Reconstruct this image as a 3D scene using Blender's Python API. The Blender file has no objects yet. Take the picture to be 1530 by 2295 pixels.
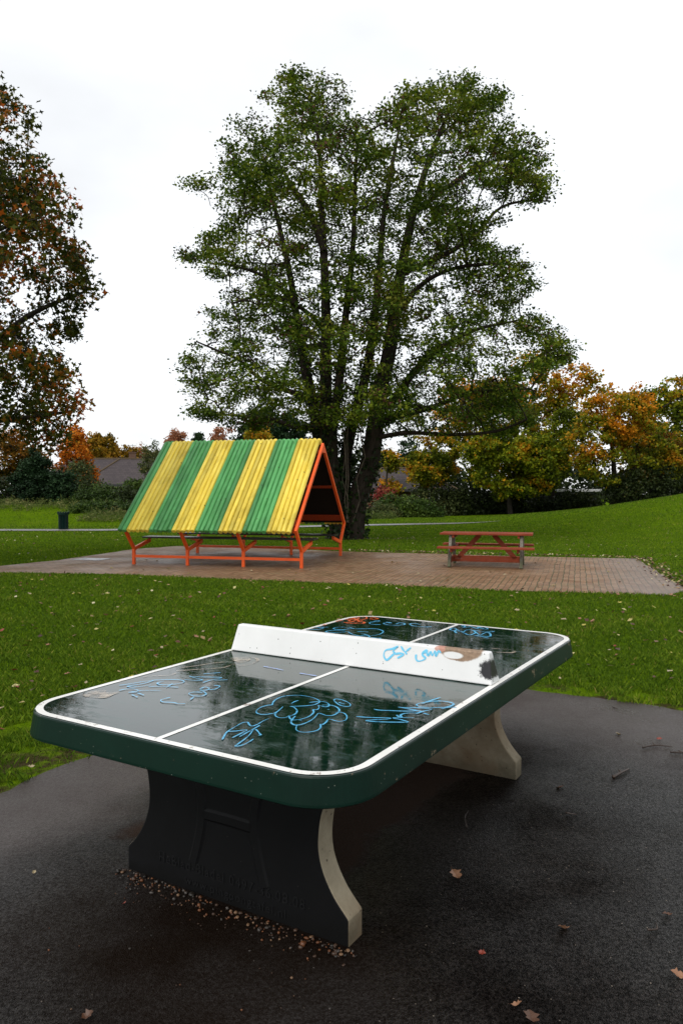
import bpy, math, random
import numpy as np
from mathutils import Vector, Matrix

rng = np.random.default_rng(11)
RND = random.Random(5)
scene = bpy.context.scene
COL = scene.collection
pi = math.pi

# ------------------------------------------------------------------ camera
cd = bpy.data.cameras.new('camera')
cam = bpy.data.objects.new('camera', cd)
COL.objects.link(cam)
cam.location = (0.0, 0.0, 1.6156)
cam.rotation_euler = (pi / 2 - 0.024997, 0.0, 0.0)
cd.sensor_fit = 'HORIZONTAL'
cd.sensor_width = 24.0
cd.lens = 26.686
cd.clip_start = 0.05
cd.clip_end = 2000.0
scene.camera = cam

# ------------------------------------------------------------------ sky (overcast) and sun
SUN_EL, SUN_AZ = math.radians(48), math.radians(215)      # azimuth clockwise from +Y
world = bpy.data.worlds.new('World')
scene.world = world
world.use_nodes = True
wn = world.node_tree
wn.nodes.clear()
w_out = wn.nodes.new('ShaderNodeOutputWorld')
w_bg = wn.nodes.new('ShaderNodeBackground')
w_sky = wn.nodes.new('ShaderNodeTexSky')
w_sky.sky_type = 'NISHITA'
w_sky.sun_disc = False
w_sky.sun_elevation = SUN_EL
w_sky.sun_rotation = SUN_AZ
w_mix = wn.nodes.new('ShaderNodeMix')
w_mix.data_type = 'RGBA'
w_mix.inputs[0].default_value = 0.88
w_mix.inputs[7].default_value = (8.6, 8.75, 8.9, 1)        # even cloud cover
wn.links.new(w_sky.outputs[0], w_mix.inputs[6])
w_tc = wn.nodes.new('ShaderNodeTexCoord')
w_no = wn.nodes.new('ShaderNodeTexNoise')                   # faint cloud structure
w_no.inputs['Scale'].default_value = 2.2; w_no.inputs['Detail'].default_value = 5; w_no.inputs['Roughness'].default_value = .5
w_mp = wn.nodes.new('ShaderNodeMapping'); w_mp.inputs[3].default_value = (1, 1, 2.2)
w_rp = wn.nodes.new('ShaderNodeMapRange'); w_rp.inputs[1].default_value = .3; w_rp.inputs[2].default_value = .7; w_rp.inputs[3].default_value = .79; w_rp.inputs[4].default_value = 1.06
w_mu = wn.nodes.new('ShaderNodeVectorMath'); w_mu.operation = 'SCALE'
wn.links.new(w_tc.outputs['Generated'], w_mp.inputs[0]); wn.links.new(w_mp.outputs[0], w_no.inputs[0]); wn.links.new(w_no.outputs[0], w_rp.inputs[0])
wn.links.new(w_mix.outputs[2], w_mu.inputs[0]); wn.links.new(w_rp.outputs[0], w_mu.inputs[3])
wn.links.new(w_mu.outputs[0], w_bg.inputs[0])
w_bg.inputs[1].default_value = 0.12
wn.links.new(w_bg.outputs[0], w_out.inputs[0])

sd = bpy.data.lights.new('sun', 'SUN')
sd.energy = 1.5
sd.angle = math.radians(30)
sd.color = (1.0, 0.96, 0.9)
sun = bpy.data.objects.new('sun', sd)
COL.objects.link(sun)
sdir = Vector((math.sin(SUN_AZ) * math.cos(SUN_EL), math.cos(SUN_AZ) * math.cos(SUN_EL), math.sin(SUN_EL)))
sun.rotation_euler = sdir.to_track_quat('Z', 'Y').to_euler()
sun.location = sdir * 50

scene.view_settings.view_transform = 'Standard'
scene.view_settings.look = 'None'
scene.view_settings.exposure = 0.25
scene.view_settings.gamma = 1.0
scene.cycles.use_denoising = True
scene.cycles.max_bounces = 6
scene.cycles.transparent_max_bounces = 4

# ------------------------------------------------------------------ object helpers
def tag(o, label=None, cat=None, group=None, kind=None):
    if label: o['label'] = label
    if cat: o['category'] = cat
    if group: o['group'] = group
    if kind: o['kind'] = kind
    return o

def empty(name, loc=(0, 0, 0), rz=0.0, label=None, cat=None, group=None):
    o = bpy.data.objects.new(name, None)
    COL.objects.link(o)
    o.location = loc
    o.rotation_euler = (0, 0, rz)
    o.empty_display_size = 0.2
    return tag(o, label, cat, group)

def link(name, me, mats, parent=None, smooth=False):
    o = bpy.data.objects.new(name, me)
    COL.objects.link(o)
    for m in (mats if isinstance(mats, (list, tuple)) else [mats]):
        me.materials.append(m)
    if parent: o.parent = parent
    if smooth:
        me.polygons.foreach_set('use_smooth', [True] * len(me.polygons))
    return o

def bevel(o, w=0.004, seg=2):
    b = o.modifiers.new('bevel', 'BEVEL')
    b.width = w; b.segments = seg; b.limit_method = 'ANGLE'; b.angle_limit = math.radians(35)
    return o

class MB:
    def __init__(s): s.v = []; s.f = []; s.m = []
    def face(s, pts, mi=0):
        b = len(s.v); s.v += [tuple(p) for p in pts]; s.f.append(list(range(b, b + len(pts)))); s.m.append(mi)
    def add(s, vs, fs, mi=0):
        b = len(s.v); s.v += [tuple(p) for p in vs]
        for f in fs: s.f.append([i + b for i in f]); s.m.append(mi)
    def box(s, c, d, mi=0, rot=None):
        vs = [Vector((x * d[0] / 2, y * d[1] / 2, z * d[2] / 2)) for x in (-1, 1) for y in (-1, 1) for z in (-1, 1)]
        if rot: vs = [rot @ p for p in vs]
        s.add([p + Vector(c) for p in vs], [(0, 1, 3, 2), (4, 6, 7, 5), (0, 4, 5, 1), (2, 3, 7, 6), (0, 2, 6, 4), (1, 5, 7, 3)], mi)
    def bar(s, a, b, w, h, up=(0, 0, 1), mi=0):
        """rectangular bar from a to b; w across, h along 'up'"""
        a, b = Vector(a), Vector(b); d = (b - a).normalized(); up = Vector(up)
        x = d.cross(up).normalized(); y = x.cross(d).normalized()
        vs = [p + x * i * w / 2 + y * j * h / 2 for p in (a, b) for i, j in ((-1, -1), (1, -1), (1, 1), (-1, 1))]
        s.add(vs, [(3, 2, 1, 0), (4, 5, 6, 7), (0, 1, 5, 4), (1, 2, 6, 5), (2, 3, 7, 6), (3, 0, 4, 7)], mi)
    def tube(s, pts, rs, k=8, mi=0, cap=True):
        pts = [Vector(p) for p in pts]; rings = []; x = None
        for i, p in enumerate(pts):
            d = (pts[min(i + 1, len(pts) - 1)] - pts[max(i - 1, 0)]).normalized()
            if x is None: x = d.orthogonal().normalized()
            x = (x - d * x.dot(d)).normalized(); y = d.cross(x); r = rs[i] if isinstance(rs, (list, tuple)) else rs
            rings.append([p + (x * math.cos(2 * pi * j / k) + y * math.sin(2 * pi * j / k)) * r for j in range(k)])
        b = len(s.v)
        for q in rings: s.v += [tuple(p) for p in q]
        for i in range(len(pts) - 1):
            for j in range(k):
                s.f.append([b + i * k + j, b + i * k + (j + 1) % k, b + (i + 1) * k + (j + 1) % k, b + (i + 1) * k + j]); s.m.append(mi)
        if cap:
            s.f.append([b + j for j in range(k)][::-1]); s.m.append(mi)
            s.f.append([b + (len(pts) - 1) * k + j for j in range(k)]); s.m.append(mi)
    def loft(s, loops, mi=0, cap0=True, cap1=True):
        k = len(loops[0]); b = len(s.v)
        for q in loops: s.v += [tuple(p) for p in q]
        for i in range(len(loops) - 1):
            for j in range(k):
                s.f.append([b + i * k + j, b + i * k + (j + 1) % k, b + (i + 1) * k + (j + 1) % k, b + (i + 1) * k + j]); s.m.append(mi)
        if cap0: s.f.append([b + j for j in range(k)][::-1]); s.m.append(mi)
        if cap1: s.f.append([b + (len(loops) - 1) * k + j for j in range(k)]); s.m.append(mi)
    def build(s, name, mats, parent=None, smooth=False):
        me = bpy.data.meshes.new(name)
        me.from_pydata(s.v, [], s.f)
        me.polygons.foreach_set('material_index', s.m)
        me.update()
        return link(name, me, mats, parent, smooth)

def np_mesh(name, V, F, mats, parent=None, tint=None, smooth=False, linkit=True):
    """fast mesh: V (n,3), F (m,k)"""
    V = np.asarray(V, np.float32); F = np.asarray(F, np.int32); m, k = F.shape
    me = bpy.data.meshes.new(name)
    me.vertices.add(len(V)); me.vertices.foreach_set('co', V.ravel())
    me.loops.add(m * k); me.loops.foreach_set('vertex_index', F.ravel())
    me.polygons.add(m); me.polygons.foreach_set('loop_start', np.arange(0, m * k, k, dtype=np.int32))
    me.update(calc_edges=True)
    if tint is not None:
        a = me.attributes.new('tint', 'FLOAT', 'FACE'); a.data.foreach_set('value', np.asarray(tint, np.float32))
    if not linkit: return me
    return link(name, me, mats, parent, smooth)

# ------------------------------------------------------------------ material helpers
class NT:
    def __init__(s, name):
        s.m = bpy.data.materials.new(name); s.m.use_nodes = True; s.t = s.m.node_tree; s.t.nodes.clear()
        s.out = s.t.nodes.new('ShaderNodeOutputMaterial'); s.b = s.t.nodes.new('ShaderNodeBsdfPrincipled')
        s.t.links.new(s.b.outputs[0], s.out.inputs[0])
    def n(s, ty, **p):
        q = s.t.nodes.new(ty)
        for k, v in p.items(): setattr(q, k, v)
        return q
    def put(s, sock, v):
        if v is None: return
        if hasattr(v, 'is_output') or isinstance(v, bpy.types.NodeSocket): s.t.links.new(v, sock)
        else:
            if isinstance(v, tuple) and len(v) == 3 and sock.type == 'RGBA': v = v + (1,)
            sock.default_value = v
    def co(s, which='Object'):
        return s.n('ShaderNodeTexCoord').outputs[which]
    def mapping(s, vec, scale=(1, 1, 1), rot=(0, 0, 0), loc=(0, 0, 0)):
        q = s.n('ShaderNodeMapping'); s.put(q.inputs[0], vec); q.inputs[1].default_value = loc
        q.inputs[2].default_value = rot; q.inputs[3].default_value = scale; return q.outputs[0]
    def noise(s, vec, scale, detail=4, rough=.55, dist=0):
        q = s.n('ShaderNodeTexNoise'); s.put(q.inputs['Vector'], vec); q.inputs['Scale'].default_value = scale
        q.inputs['Detail'].default_value = detail; q.inputs['Roughness'].default_value = rough; q.inputs['Distortion'].default_value = dist
        return q.outputs[0]
    def voro(s, vec, scale, feat='F1', out='Distance'):
        q = s.n('ShaderNodeTexVoronoi', feature=feat); s.put(q.inputs['Vector'], vec); q.inputs['Scale'].default_value = scale
        return q.outputs[out]
    def ramp(s, fac, stops, interp='LINEAR'):
        q = s.n('ShaderNodeValToRGB'); s.put(q.inputs[0], fac); r = q.color_ramp; r.interpolation = interp
        while len(r.elements) < len(stops): r.elements.new(.5)
        for e, (p, c) in zip(r.elements, stops):
            e.position = p; e.color = (c, c, c, 1) if isinstance(c, (int, float)) else (tuple(c) + (1,))[:4]
        return q.outputs[0]
    def math(s, op, a, b=None, c=None, clamp=False):
        q = s.n('ShaderNodeMath', operation=op, use_clamp=clamp); s.put(q.inputs[0], a); s.put(q.inputs[1], b)
        if c is not None: s.put(q.inputs[2], c)
        return q.outputs[0]
    def mix(s, fac, a, b, mode='MIX'):
        q = s.n('ShaderNodeMix', data_type='RGBA', blend_type=mode); s.put(q.inputs[0], fac); s.put(q.inputs[6], a); s.put(q.inputs[7], b)
        return q.outputs[2]
    def maprange(s, v, a, b, c=0., d=1., smooth=True):
        q = s.n('ShaderNodeMapRange'); q.interpolation_type = 'SMOOTHSTEP' if smooth else 'LINEAR'
        s.put(q.inputs[0], v)
        for i, x in zip((1, 2, 3, 4), (a, b, c, d)): s.put(q.inputs[i], x)
        return q.outputs[0]
    def sep(s, v):
        q = s.n('ShaderNodeSeparateXYZ'); s.put(q.inputs[0], v); return q.outputs
    def bump(s, h, strength=.3, dist=.01):
        q = s.n('ShaderNodeBump'); q.inputs['Strength'].default_value = strength; q.inputs['Distance'].default_value = dist
        s.put(q.inputs['Height'], h); s.t.links.new(q.outputs[0], s.b.inputs['Normal']); return q.outputs[0]
    def set(s, **k):
        for a, v in k.items(): s.put(s.b.inputs[{'color': 'Base Color', 'rough': 'Roughness', 'spec': 'Specular IOR Level', 'metal': 'Metallic', 'coat': 'Coat Weight', 'coatr': 'Coat Roughness', 'ior': 'IOR'}[a]], v)
        return s

def leafmat(name, stops, transl=.3, gloss=.35):
    t = NT(name)
    a = t.n('ShaderNodeAttribute', attribute_name='tint')
    c = t.ramp(a.outputs['Fac'], stops)
    t.set(color=c, rough=.5, spec=gloss)
    tr = t.n('ShaderNodeBsdfTranslucent'); t.put(tr.inputs[0], c)
    mx = t.n('ShaderNodeMixShader'); mx.inputs[0].default_value = transl
    t.t.links.new(t.b.outputs[0], mx.inputs[1]); t.t.links.new(tr.outputs[0], mx.inputs[2]); t.t.links.new(mx.outputs[0], t.out.inputs[0])
    return t.m

def barkmat(name, c0, c1, sc=6.):
    t = NT(name); v = t.co()
    w = t.mapping(v, (sc * 2, sc * 2, sc * .4))
    n = t.noise(w, 1.5, 6, .65)
    t.set(color=t.ramp(n, [(.3, c0), (.7, c1)]), rough=.9, spec=.15)
    t.bump(n, .8, .04)
    return t.m

# table frame: local x across (v), local y along (u)
T_O = Vector((-0.6529, 2.5931, 0.0)); T_A = 0.54509
def table_uv(t):
    """shader sockets (v across, u along) of the table's ground frame, from world position"""
    g = t.n('ShaderNodeNewGeometry').outputs['Position']
    m = t.n('ShaderNodeMapping', vector_type='TEXTURE'); t.put(m.inputs[0], g)
    m.inputs[1].default_value = T_O; m.inputs[2].default_value = (0, 0, -T_A)
    return t.sep(m.outputs[0])

# ------------------------------------------------------------------ terrain
def sstep(a, b, x):
    t = np.clip((x - a) / (b - a), 0, 1); return t * t * (3 - 2 * t)
def ground(x, y):
    x = np.asarray(x, float); y = np.asarray(y, float)
    md = 2.6 * np.exp(-((x - 27) / 12.0) ** 2 - ((y - 39) / 15.0) ** 2)
    md = np.maximum(0, md - .06) * sstep(5.0, 12, x)
    bk = .95 * sstep(36.5, 46, y) * sstep(-3, -10, x)
    return md + bk
def gz(x, y): return float(ground(x, y))

def in_poly(px, py, poly):
    px = np.asarray(px); py = np.asarray(py); r = np.zeros(px.shape, bool); n = len(poly)
    for i in range(n):
        (x0, y0), (x1, y1) = poly[i], poly[(i + 1) % n]
        c = ((y0 > py) != (y1 > py)) & (px < (x1 - x0) * (py - y0) / ((y1 - y0) + 1e-12) + x0); r ^= c
    return r

def to_table(x, y):
    dx, dy = np.asarray(x) - T_O.x, np.asarray(y) - T_O.y
    return dx * math.cos(T_A) - dy * math.sin(T_A), dx * math.sin(T_A) + dy * math.cos(T_A)
def from_table(v, u):
    return T_O.x + v * math.cos(T_A) + u * math.sin(T_A), T_O.y - v * math.sin(T_A) + u * math.cos(T_A)

PAD_V0, PAD_U1 = -1.79, 4.22
PATIO = [(-6.91, 15.32), (-4.57, 15.07), (-1.7, 14.06), (.66, 13.3), (2.45, 12.55), (5.2, 11.95), (5.75, 12.6), (7.25, 18.62), (4.8, 19.2), (2.57, 20.1), (.43, 20.75), (-2.0, 22.0), (-4.96, 23.06), (-5.96, 21.78), (-6.38, 19.88), (-6.79, 18.17), (-7.6, 16.6), (-9.5, 16.3), (-14, 17.4), (-14, 15.9), (-9.5, 15.2)]
# data measured on the table (v across, u along), metres
G = {
'bubble': [[(0.095,0.574),(0.079,0.557),(0.073,0.523),(0.082,0.485),(0.098,0.458),(0.12,0.444),(0.143,0.448),(0.159,0.467),(0.166,0.493),(0.158,0.528),(0.143,0.573)],[(0.091,0.571),(0.065,0.618),(0.054,0.659),(0.056,0.701),(0.08,0.732),(0.114,0.75),(0.156,0.749),(0.196,0.737),(0.225,0.715),(0.235,0.69),(0.234,0.658),(0.216,0.632),(0.192,0.61),(0.164,0.59)],[(0.164,0.59),(0.185,0.588),(0.215,0.565),(0.233,0.54),(0.243,0.511),(0.242,0.483),(0.235,0.456),(0.218,0.445),(0.194,0.454),(0.175,0.477),(0.169,0.494)],[(0.146,0.628),(0.142,0.657),(0.145,0.679)],[(0.2,0.676),(0.219,0.7),(0.24,0.716),(0.266,0.709),(0.289,0.687),(0.296,0.666),(0.287,0.656),(0.268,0.659),(0.254,0.66)],[(0.265,0.67),(0.293,0.687),(0.322,0.682),(0.354,0.657),(0.372,0.624),(0.378,0.59),(0.372,0.568),(0.352,0.561),(0.326,0.569),(0.314,0.568),(0.326,0.534),(0.338,0.494),(0.342,0.45),(0.338,0.416),(0.325,0.399),(0.307,0.404),(0.287,0.424),(0.27,0.46),(0.259,0.493)],[(0.254,0.66),(0.273,0.637),(0.284,0.607),(0.272,0.597),(0.292,0.569),(0.305,0.528),(0.306,0.492),(0.297,0.463),(0.283,0.447),(0.262,0.454),(0.234,0.485)],[(0.366,0.611),(0.382,0.624),(0.41,0.612),(0.436,0.58),(0.449,0.548),(0.443,0.524),(0.423,0.519),(0.389,0.525),(0.4,0.492),(0.406,0.457),(0.399,0.453),(0.419,0.421),(0.426,0.389),(0.417,0.362),(0.397,0.345),(0.374,0.345),(0.352,0.362),(0.328,0.403)],[(0.267,0.756),(0.267,0.777),(0.294,0.777),(0.329,0.762),(0.356,0.74),(0.368,0.714),(0.356,0.702),(0.327,0.707),(0.293,0.732),(0.27,0.753)],[(0.302,0.738),(0.336,0.728)],[(0.318,0.628),(0.325,0.632)],[(0.302,0.455),(0.312,0.458)]],
'tagleft': [[(0.2,0.135),(0.173,0.182),(0.158,0.214),(0.147,0.269),(0.139,0.321),(0.151,0.337),(0.175,0.317),(0.194,0.309),(0.198,0.337),(0.191,0.378),(0.191,0.415)],[(0.16,0.215),(0.183,0.235),(0.205,0.264),(0.212,0.229),(0.217,0.168)],[(0.232,0.189),(0.226,0.232),(0.22,0.282),(0.213,0.33)],[(0.218,0.287),(0.25,0.222),(0.267,0.165),(0.282,0.106),(0.295,0.121),(0.296,0.154),(0.289,0.195)],[(0.227,0.286),(0.25,0.27),(0.271,0.253),(0.284,0.243),(0.279,0.234)]],
'tagright': [[(0.46,0.61),(0.491,0.618),(0.534,0.636),(0.57,0.654),(0.583,0.656),(0.575,0.639),(0.535,0.604),(0.518,0.584),(0.544,0.586),(0.586,0.604),(0.626,0.626),(0.659,0.648),(0.626,0.661),(0.589,0.665),(0.614,0.684),(0.655,0.709)],[(0.581,0.708),(0.601,0.689),(0.611,0.691),(0.597,0.711),(0.598,0.737),(0.616,0.758),(0.638,0.77),(0.643,0.796),(0.627,0.799),(0.589,0.77),(0.53,0.744),(0.495,0.729),(0.47,0.73)],[(0.539,0.805),(0.567,0.813),(0.609,0.838),(0.666,0.849),(0.652,0.814),(0.638,0.761)],[(0.539,0.805),(0.579,0.803),(0.615,0.802),(0.643,0.799)],[(0.624,1.026),(0.614,0.976),(0.603,0.927),(0.588,0.897),(0.588,0.872),(0.606,0.859),(0.638,0.859),(0.673,0.876),(0.703,0.905),(0.713,0.938),(0.709,0.963),(0.686,0.977),(0.654,0.976),(0.628,0.96),(0.609,0.93),(0.599,0.896)],[(0.695,0.873),(0.718,0.91),(0.739,0.922)],[(0.66,0.781),(0.687,0.772)]],
'scrawl': [[(-0.674,0.47),(-0.657,0.506),(-0.633,0.575),(-0.61,0.616),(-0.607,0.55),(-0.632,0.482),(-0.599,0.481),(-0.574,0.518),(-0.561,0.551)],[(-0.62,0.61),(-0.569,0.655),(-0.515,0.682),(-0.474,0.671),(-0.47,0.633),(-0.493,0.593),(-0.53,0.575),(-0.561,0.591),(-0.558,0.628)],[(-0.546,0.521),(-0.503,0.555),(-0.425,0.582)],[(-0.494,0.618),(-0.471,0.554)],[(-0.607,0.408),(-0.6,0.438),(-0.576,0.46),(-0.536,0.451),(-0.525,0.426),(-0.546,0.409),(-0.517,0.463),(-0.451,0.503)],[(-0.508,0.388),(-0.457,0.372)],[(-0.507,0.42),(-0.458,0.409)],[(-0.338,0.44),(-0.344,0.395),(-0.316,0.374),(-0.274,0.388),(-0.245,0.388),(-0.218,0.4)]],
'scrawl2': [[(-0.525,0.761),(-0.483,0.749),(-0.425,0.737),(-0.45,0.713),(-0.498,0.698)],[(-0.498,0.827),(-0.444,0.889)],[(-0.505,0.756),(-0.44,0.789),(-0.377,0.814),(-0.39,0.749),(-0.389,0.701)],[(-0.375,0.758),(-0.327,0.796)],[(-0.323,0.605),(-0.329,0.645),(-0.295,0.635),(-0.29,0.601),(-0.314,0.599)],[(-0.288,0.615),(-0.266,0.64),(-0.282,0.689),(-0.314,0.688)],[(-0.309,0.589),(-0.269,0.577),(-0.241,0.55),(-0.246,0.519),(-0.28,0.51),(-0.316,0.529),(-0.309,0.557),(-0.275,0.568)],[(-0.26,0.499),(-0.242,0.456)]],
'farscript': [[(-0.425,2.45),(-0.451,2.427),(-0.489,2.431),(-0.518,2.471),(-0.513,2.514),(-0.514,2.554),(-0.494,2.566),(-0.493,2.514)],[(-0.429,2.506),(-0.425,2.547),(-0.39,2.53),(-0.427,2.526),(-0.424,2.49),(-0.379,2.459),(-0.343,2.462),(-0.314,2.48),(-0.29,2.521),(-0.309,2.559),(-0.344,2.565),(-0.35,2.515)],[(-0.195,2.571),(-0.25,2.595),(-0.268,2.565),(-0.229,2.512),(-0.177,2.507),(-0.132,2.515),(-0.108,2.549)]],
'farcloud': [[(-0.515,2.211),(-0.541,2.159),(-0.587,2.149),(-0.612,2.17),(-0.61,2.207),(-0.577,2.239),(-0.539,2.251),(-0.504,2.225),(-0.46,2.237),(-0.393,2.285),(-0.341,2.281),(-0.294,2.239),(-0.269,2.17),(-0.271,2.108),(-0.293,2.082)],[(-0.514,2.151),(-0.568,2.108),(-0.594,2.068),(-0.578,2.033),(-0.543,2.037),(-0.501,2.072),(-0.478,2.117),(-0.439,2.083),(-0.388,2.048),(-0.335,2.04),(-0.302,2.067),(-0.341,2.093),(-0.368,2.093)],[(-0.428,2.148),(-0.365,2.179)],[(-0.302,2.067),(-0.282,2.047),(-0.278,2.018)],[(-0.258,2.02),(-0.209,2.037),(-0.196,2.014)],[(-0.733,2.043),(-0.7,2.063),(-0.672,2.08),(-0.673,2.151),(-0.733,2.133),(-0.699,2.161),(-0.656,2.187)]],
'orange': [[(-0.716,2.493),(-0.704,2.541),(-0.7,2.607),(-0.662,2.66),(-0.612,2.597),(-0.635,2.541),(-0.675,2.517),(-0.669,2.46),(-0.603,2.44),(-0.606,2.538)],[(-0.672,2.398),(-0.626,2.387),(-0.578,2.396),(-0.539,2.42),(-0.559,2.467),(-0.602,2.46)],[(-0.612,2.639),(-0.592,2.659),(-0.546,2.637),(-0.558,2.597),(-0.592,2.609)],[(-0.742,2.239),(-0.715,2.255)],[(-0.735,2.4),(-0.722,2.468)],[(-0.712,2.579),(-0.6,2.481)],[(-0.671,2.603),(-0.632,2.442)]],
'farright': [[(0.048,2.656),(0.05,2.695),(0.077,2.649),(0.072,2.622),(0.097,2.649),(0.097,2.686),(0.122,2.664),(0.146,2.642),(0.166,2.642),(0.146,2.703),(0.178,2.661),(0.218,2.638),(0.223,2.665),(0.185,2.702),(0.156,2.697)],[(0.039,2.494),(0.024,2.556),(0.043,2.568),(0.068,2.535),(0.072,2.49),(0.042,2.496)],[(0.068,2.535),(0.131,2.469),(0.203,2.401),(0.213,2.451),(0.205,2.502),(0.164,2.558),(0.138,2.565),(0.127,2.535),(0.136,2.483),(0.113,2.492),(0.082,2.474),(0.118,2.416)],[(0.17,2.562),(0.257,2.434),(0.261,2.502),(0.278,2.535),(0.326,2.421),(0.24,2.402),(0.289,2.388),(0.342,2.362)],[(0.18,2.556),(0.234,2.554),(0.289,2.587),(0.287,2.563)]],
'creamblob': [[(-0.689,0.278),(-0.7,0.335),(-0.682,0.375),(-0.657,0.385),(-0.63,0.358),(-0.591,0.401),(-0.578,0.353),(-0.566,0.301),(-0.608,0.276),(-0.652,0.268)],[(-0.611,1.157),(-0.59,1.198),(-0.548,1.22),(-0.505,1.193),(-0.488,1.134),(-0.512,1.103),(-0.556,1.121)]],
'creamstroke': [[(-0.695,0.635),(-0.682,0.671),(-0.619,0.724),(-0.624,0.78)],[(-0.652,0.809),(-0.619,0.845),(-0.557,0.913),(-0.505,0.976),(-0.512,1.053)],[(-0.682,0.868),(-0.641,0.942),(-0.606,1.036),(-0.553,1.102)],[(-0.521,1.064),(-0.46,1.058),(-0.434,1.107),(-0.45,1.174),(-0.474,1.212),(-0.523,1.232),(-0.565,1.221)],[(0.457,2.096),(0.509,2.109),(0.557,2.111),(0.59,2.087),(0.587,2.042),(0.553,2.029),(0.5,2.006)],[(0.462,2.001),(0.427,2.024),(0.415,2.043),(0.415,2.074)]],
'net1': [[(0.264,0.123),(0.233,0.108),(0.201,0.099),(0.192,0.082),(0.196,0.066),(0.212,0.055),(0.237,0.078),(0.249,0.092),(0.239,0.099),(0.264,0.121)],[(0.25,0.086),(0.282,0.093),(0.296,0.089),(0.266,0.069)],[(0.278,0.125),(0.294,0.108),(0.314,0.092)],[(0.331,0.124),(0.304,0.101)]],
'net2': [[(0.362,0.096),(0.362,0.08),(0.372,0.068),(0.394,0.072),(0.411,0.085),(0.396,0.095),(0.395,0.107),(0.411,0.12),(0.416,0.113),(0.395,0.103)],[(0.411,0.12),(0.422,0.098),(0.434,0.115),(0.444,0.1),(0.455,0.121),(0.462,0.1),(0.473,0.123),(0.485,0.116)]],
}
SIL = [(-1.7,16.1),(-1.31,16.33),(-1.0,15.95),(-0.31,16.03),(0.15,15.2),(0.54,14.85),(1.0,14.8),(1.31,14.7),(1.62,14.95),(2.16,15.49),(2.7,15.8),(3.32,15.65),(3.78,16.03),(4.32,16.33),(4.67,16.29),(4.55,15.8),(5.17,15.8),(5.78,15.57),(6.33,15.24),(6.56,14.66),(6.57,13.89),(6.95,13.59),(7.19,13.05),(6.73,12.75),(7.35,12.59),(6.96,12.14),(7.79,11.91),(7.59,11.57),(6.74,11.63),(6.12,11.42),(5.65,10.99),(5.04,10.68),(4.73,10.29),(5.5,10.14),(6.28,9.91),(6.91,9.22),(6.75,8.68),(6.13,8.37),(6.6,7.83),(7.31,7.44),(7.85,6.98),(8.17,6.51),(7.86,6.13),(7.24,5.89),(7.4,5.27),(7.25,4.5),(6.47,3.88),(5.23,3.49),(3.67,3.49),(2.57,3.64),(1.95,3.49),(1.48,3.88),(-1.01,3.88),(-1.95,3.95),(-3.2,3.72),(-3.98,3.88),(-4.13,4.11),(-5.22,4.22),(-5.46,4.65),(-5.3,5.27),(-5.68,6.13),(-4.9,6.51),(-5.52,6.9),(-5.05,7.29),(-4.59,7.6),(-4.89,7.91),(-4.27,8.14),(-4.12,8.52),(-3.18,8.83),(-2.56,8.96),(-3.49,9.14),(-4.27,9.06),(-5.35,9.45),(-5.89,9.76),(-5.51,9.99),(-4.88,10.45),(-4.57,10.68),(-3.8,10.91),(-4.26,11.29),(-4.41,11.75),(-5.03,12.06),(-5.49,12.29),(-5.03,12.44),(-4.25,12.59),(-3.94,12.98),(-4.25,13.28),(-4.4,13.51),(-3.63,13.74),(-3.78,14.35),(-3.63,14.66),(-3.01,14.81),(-2.7,15.11),(-2.85,15.42),(-2.24,15.49),(-2.0,15.88)]
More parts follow.
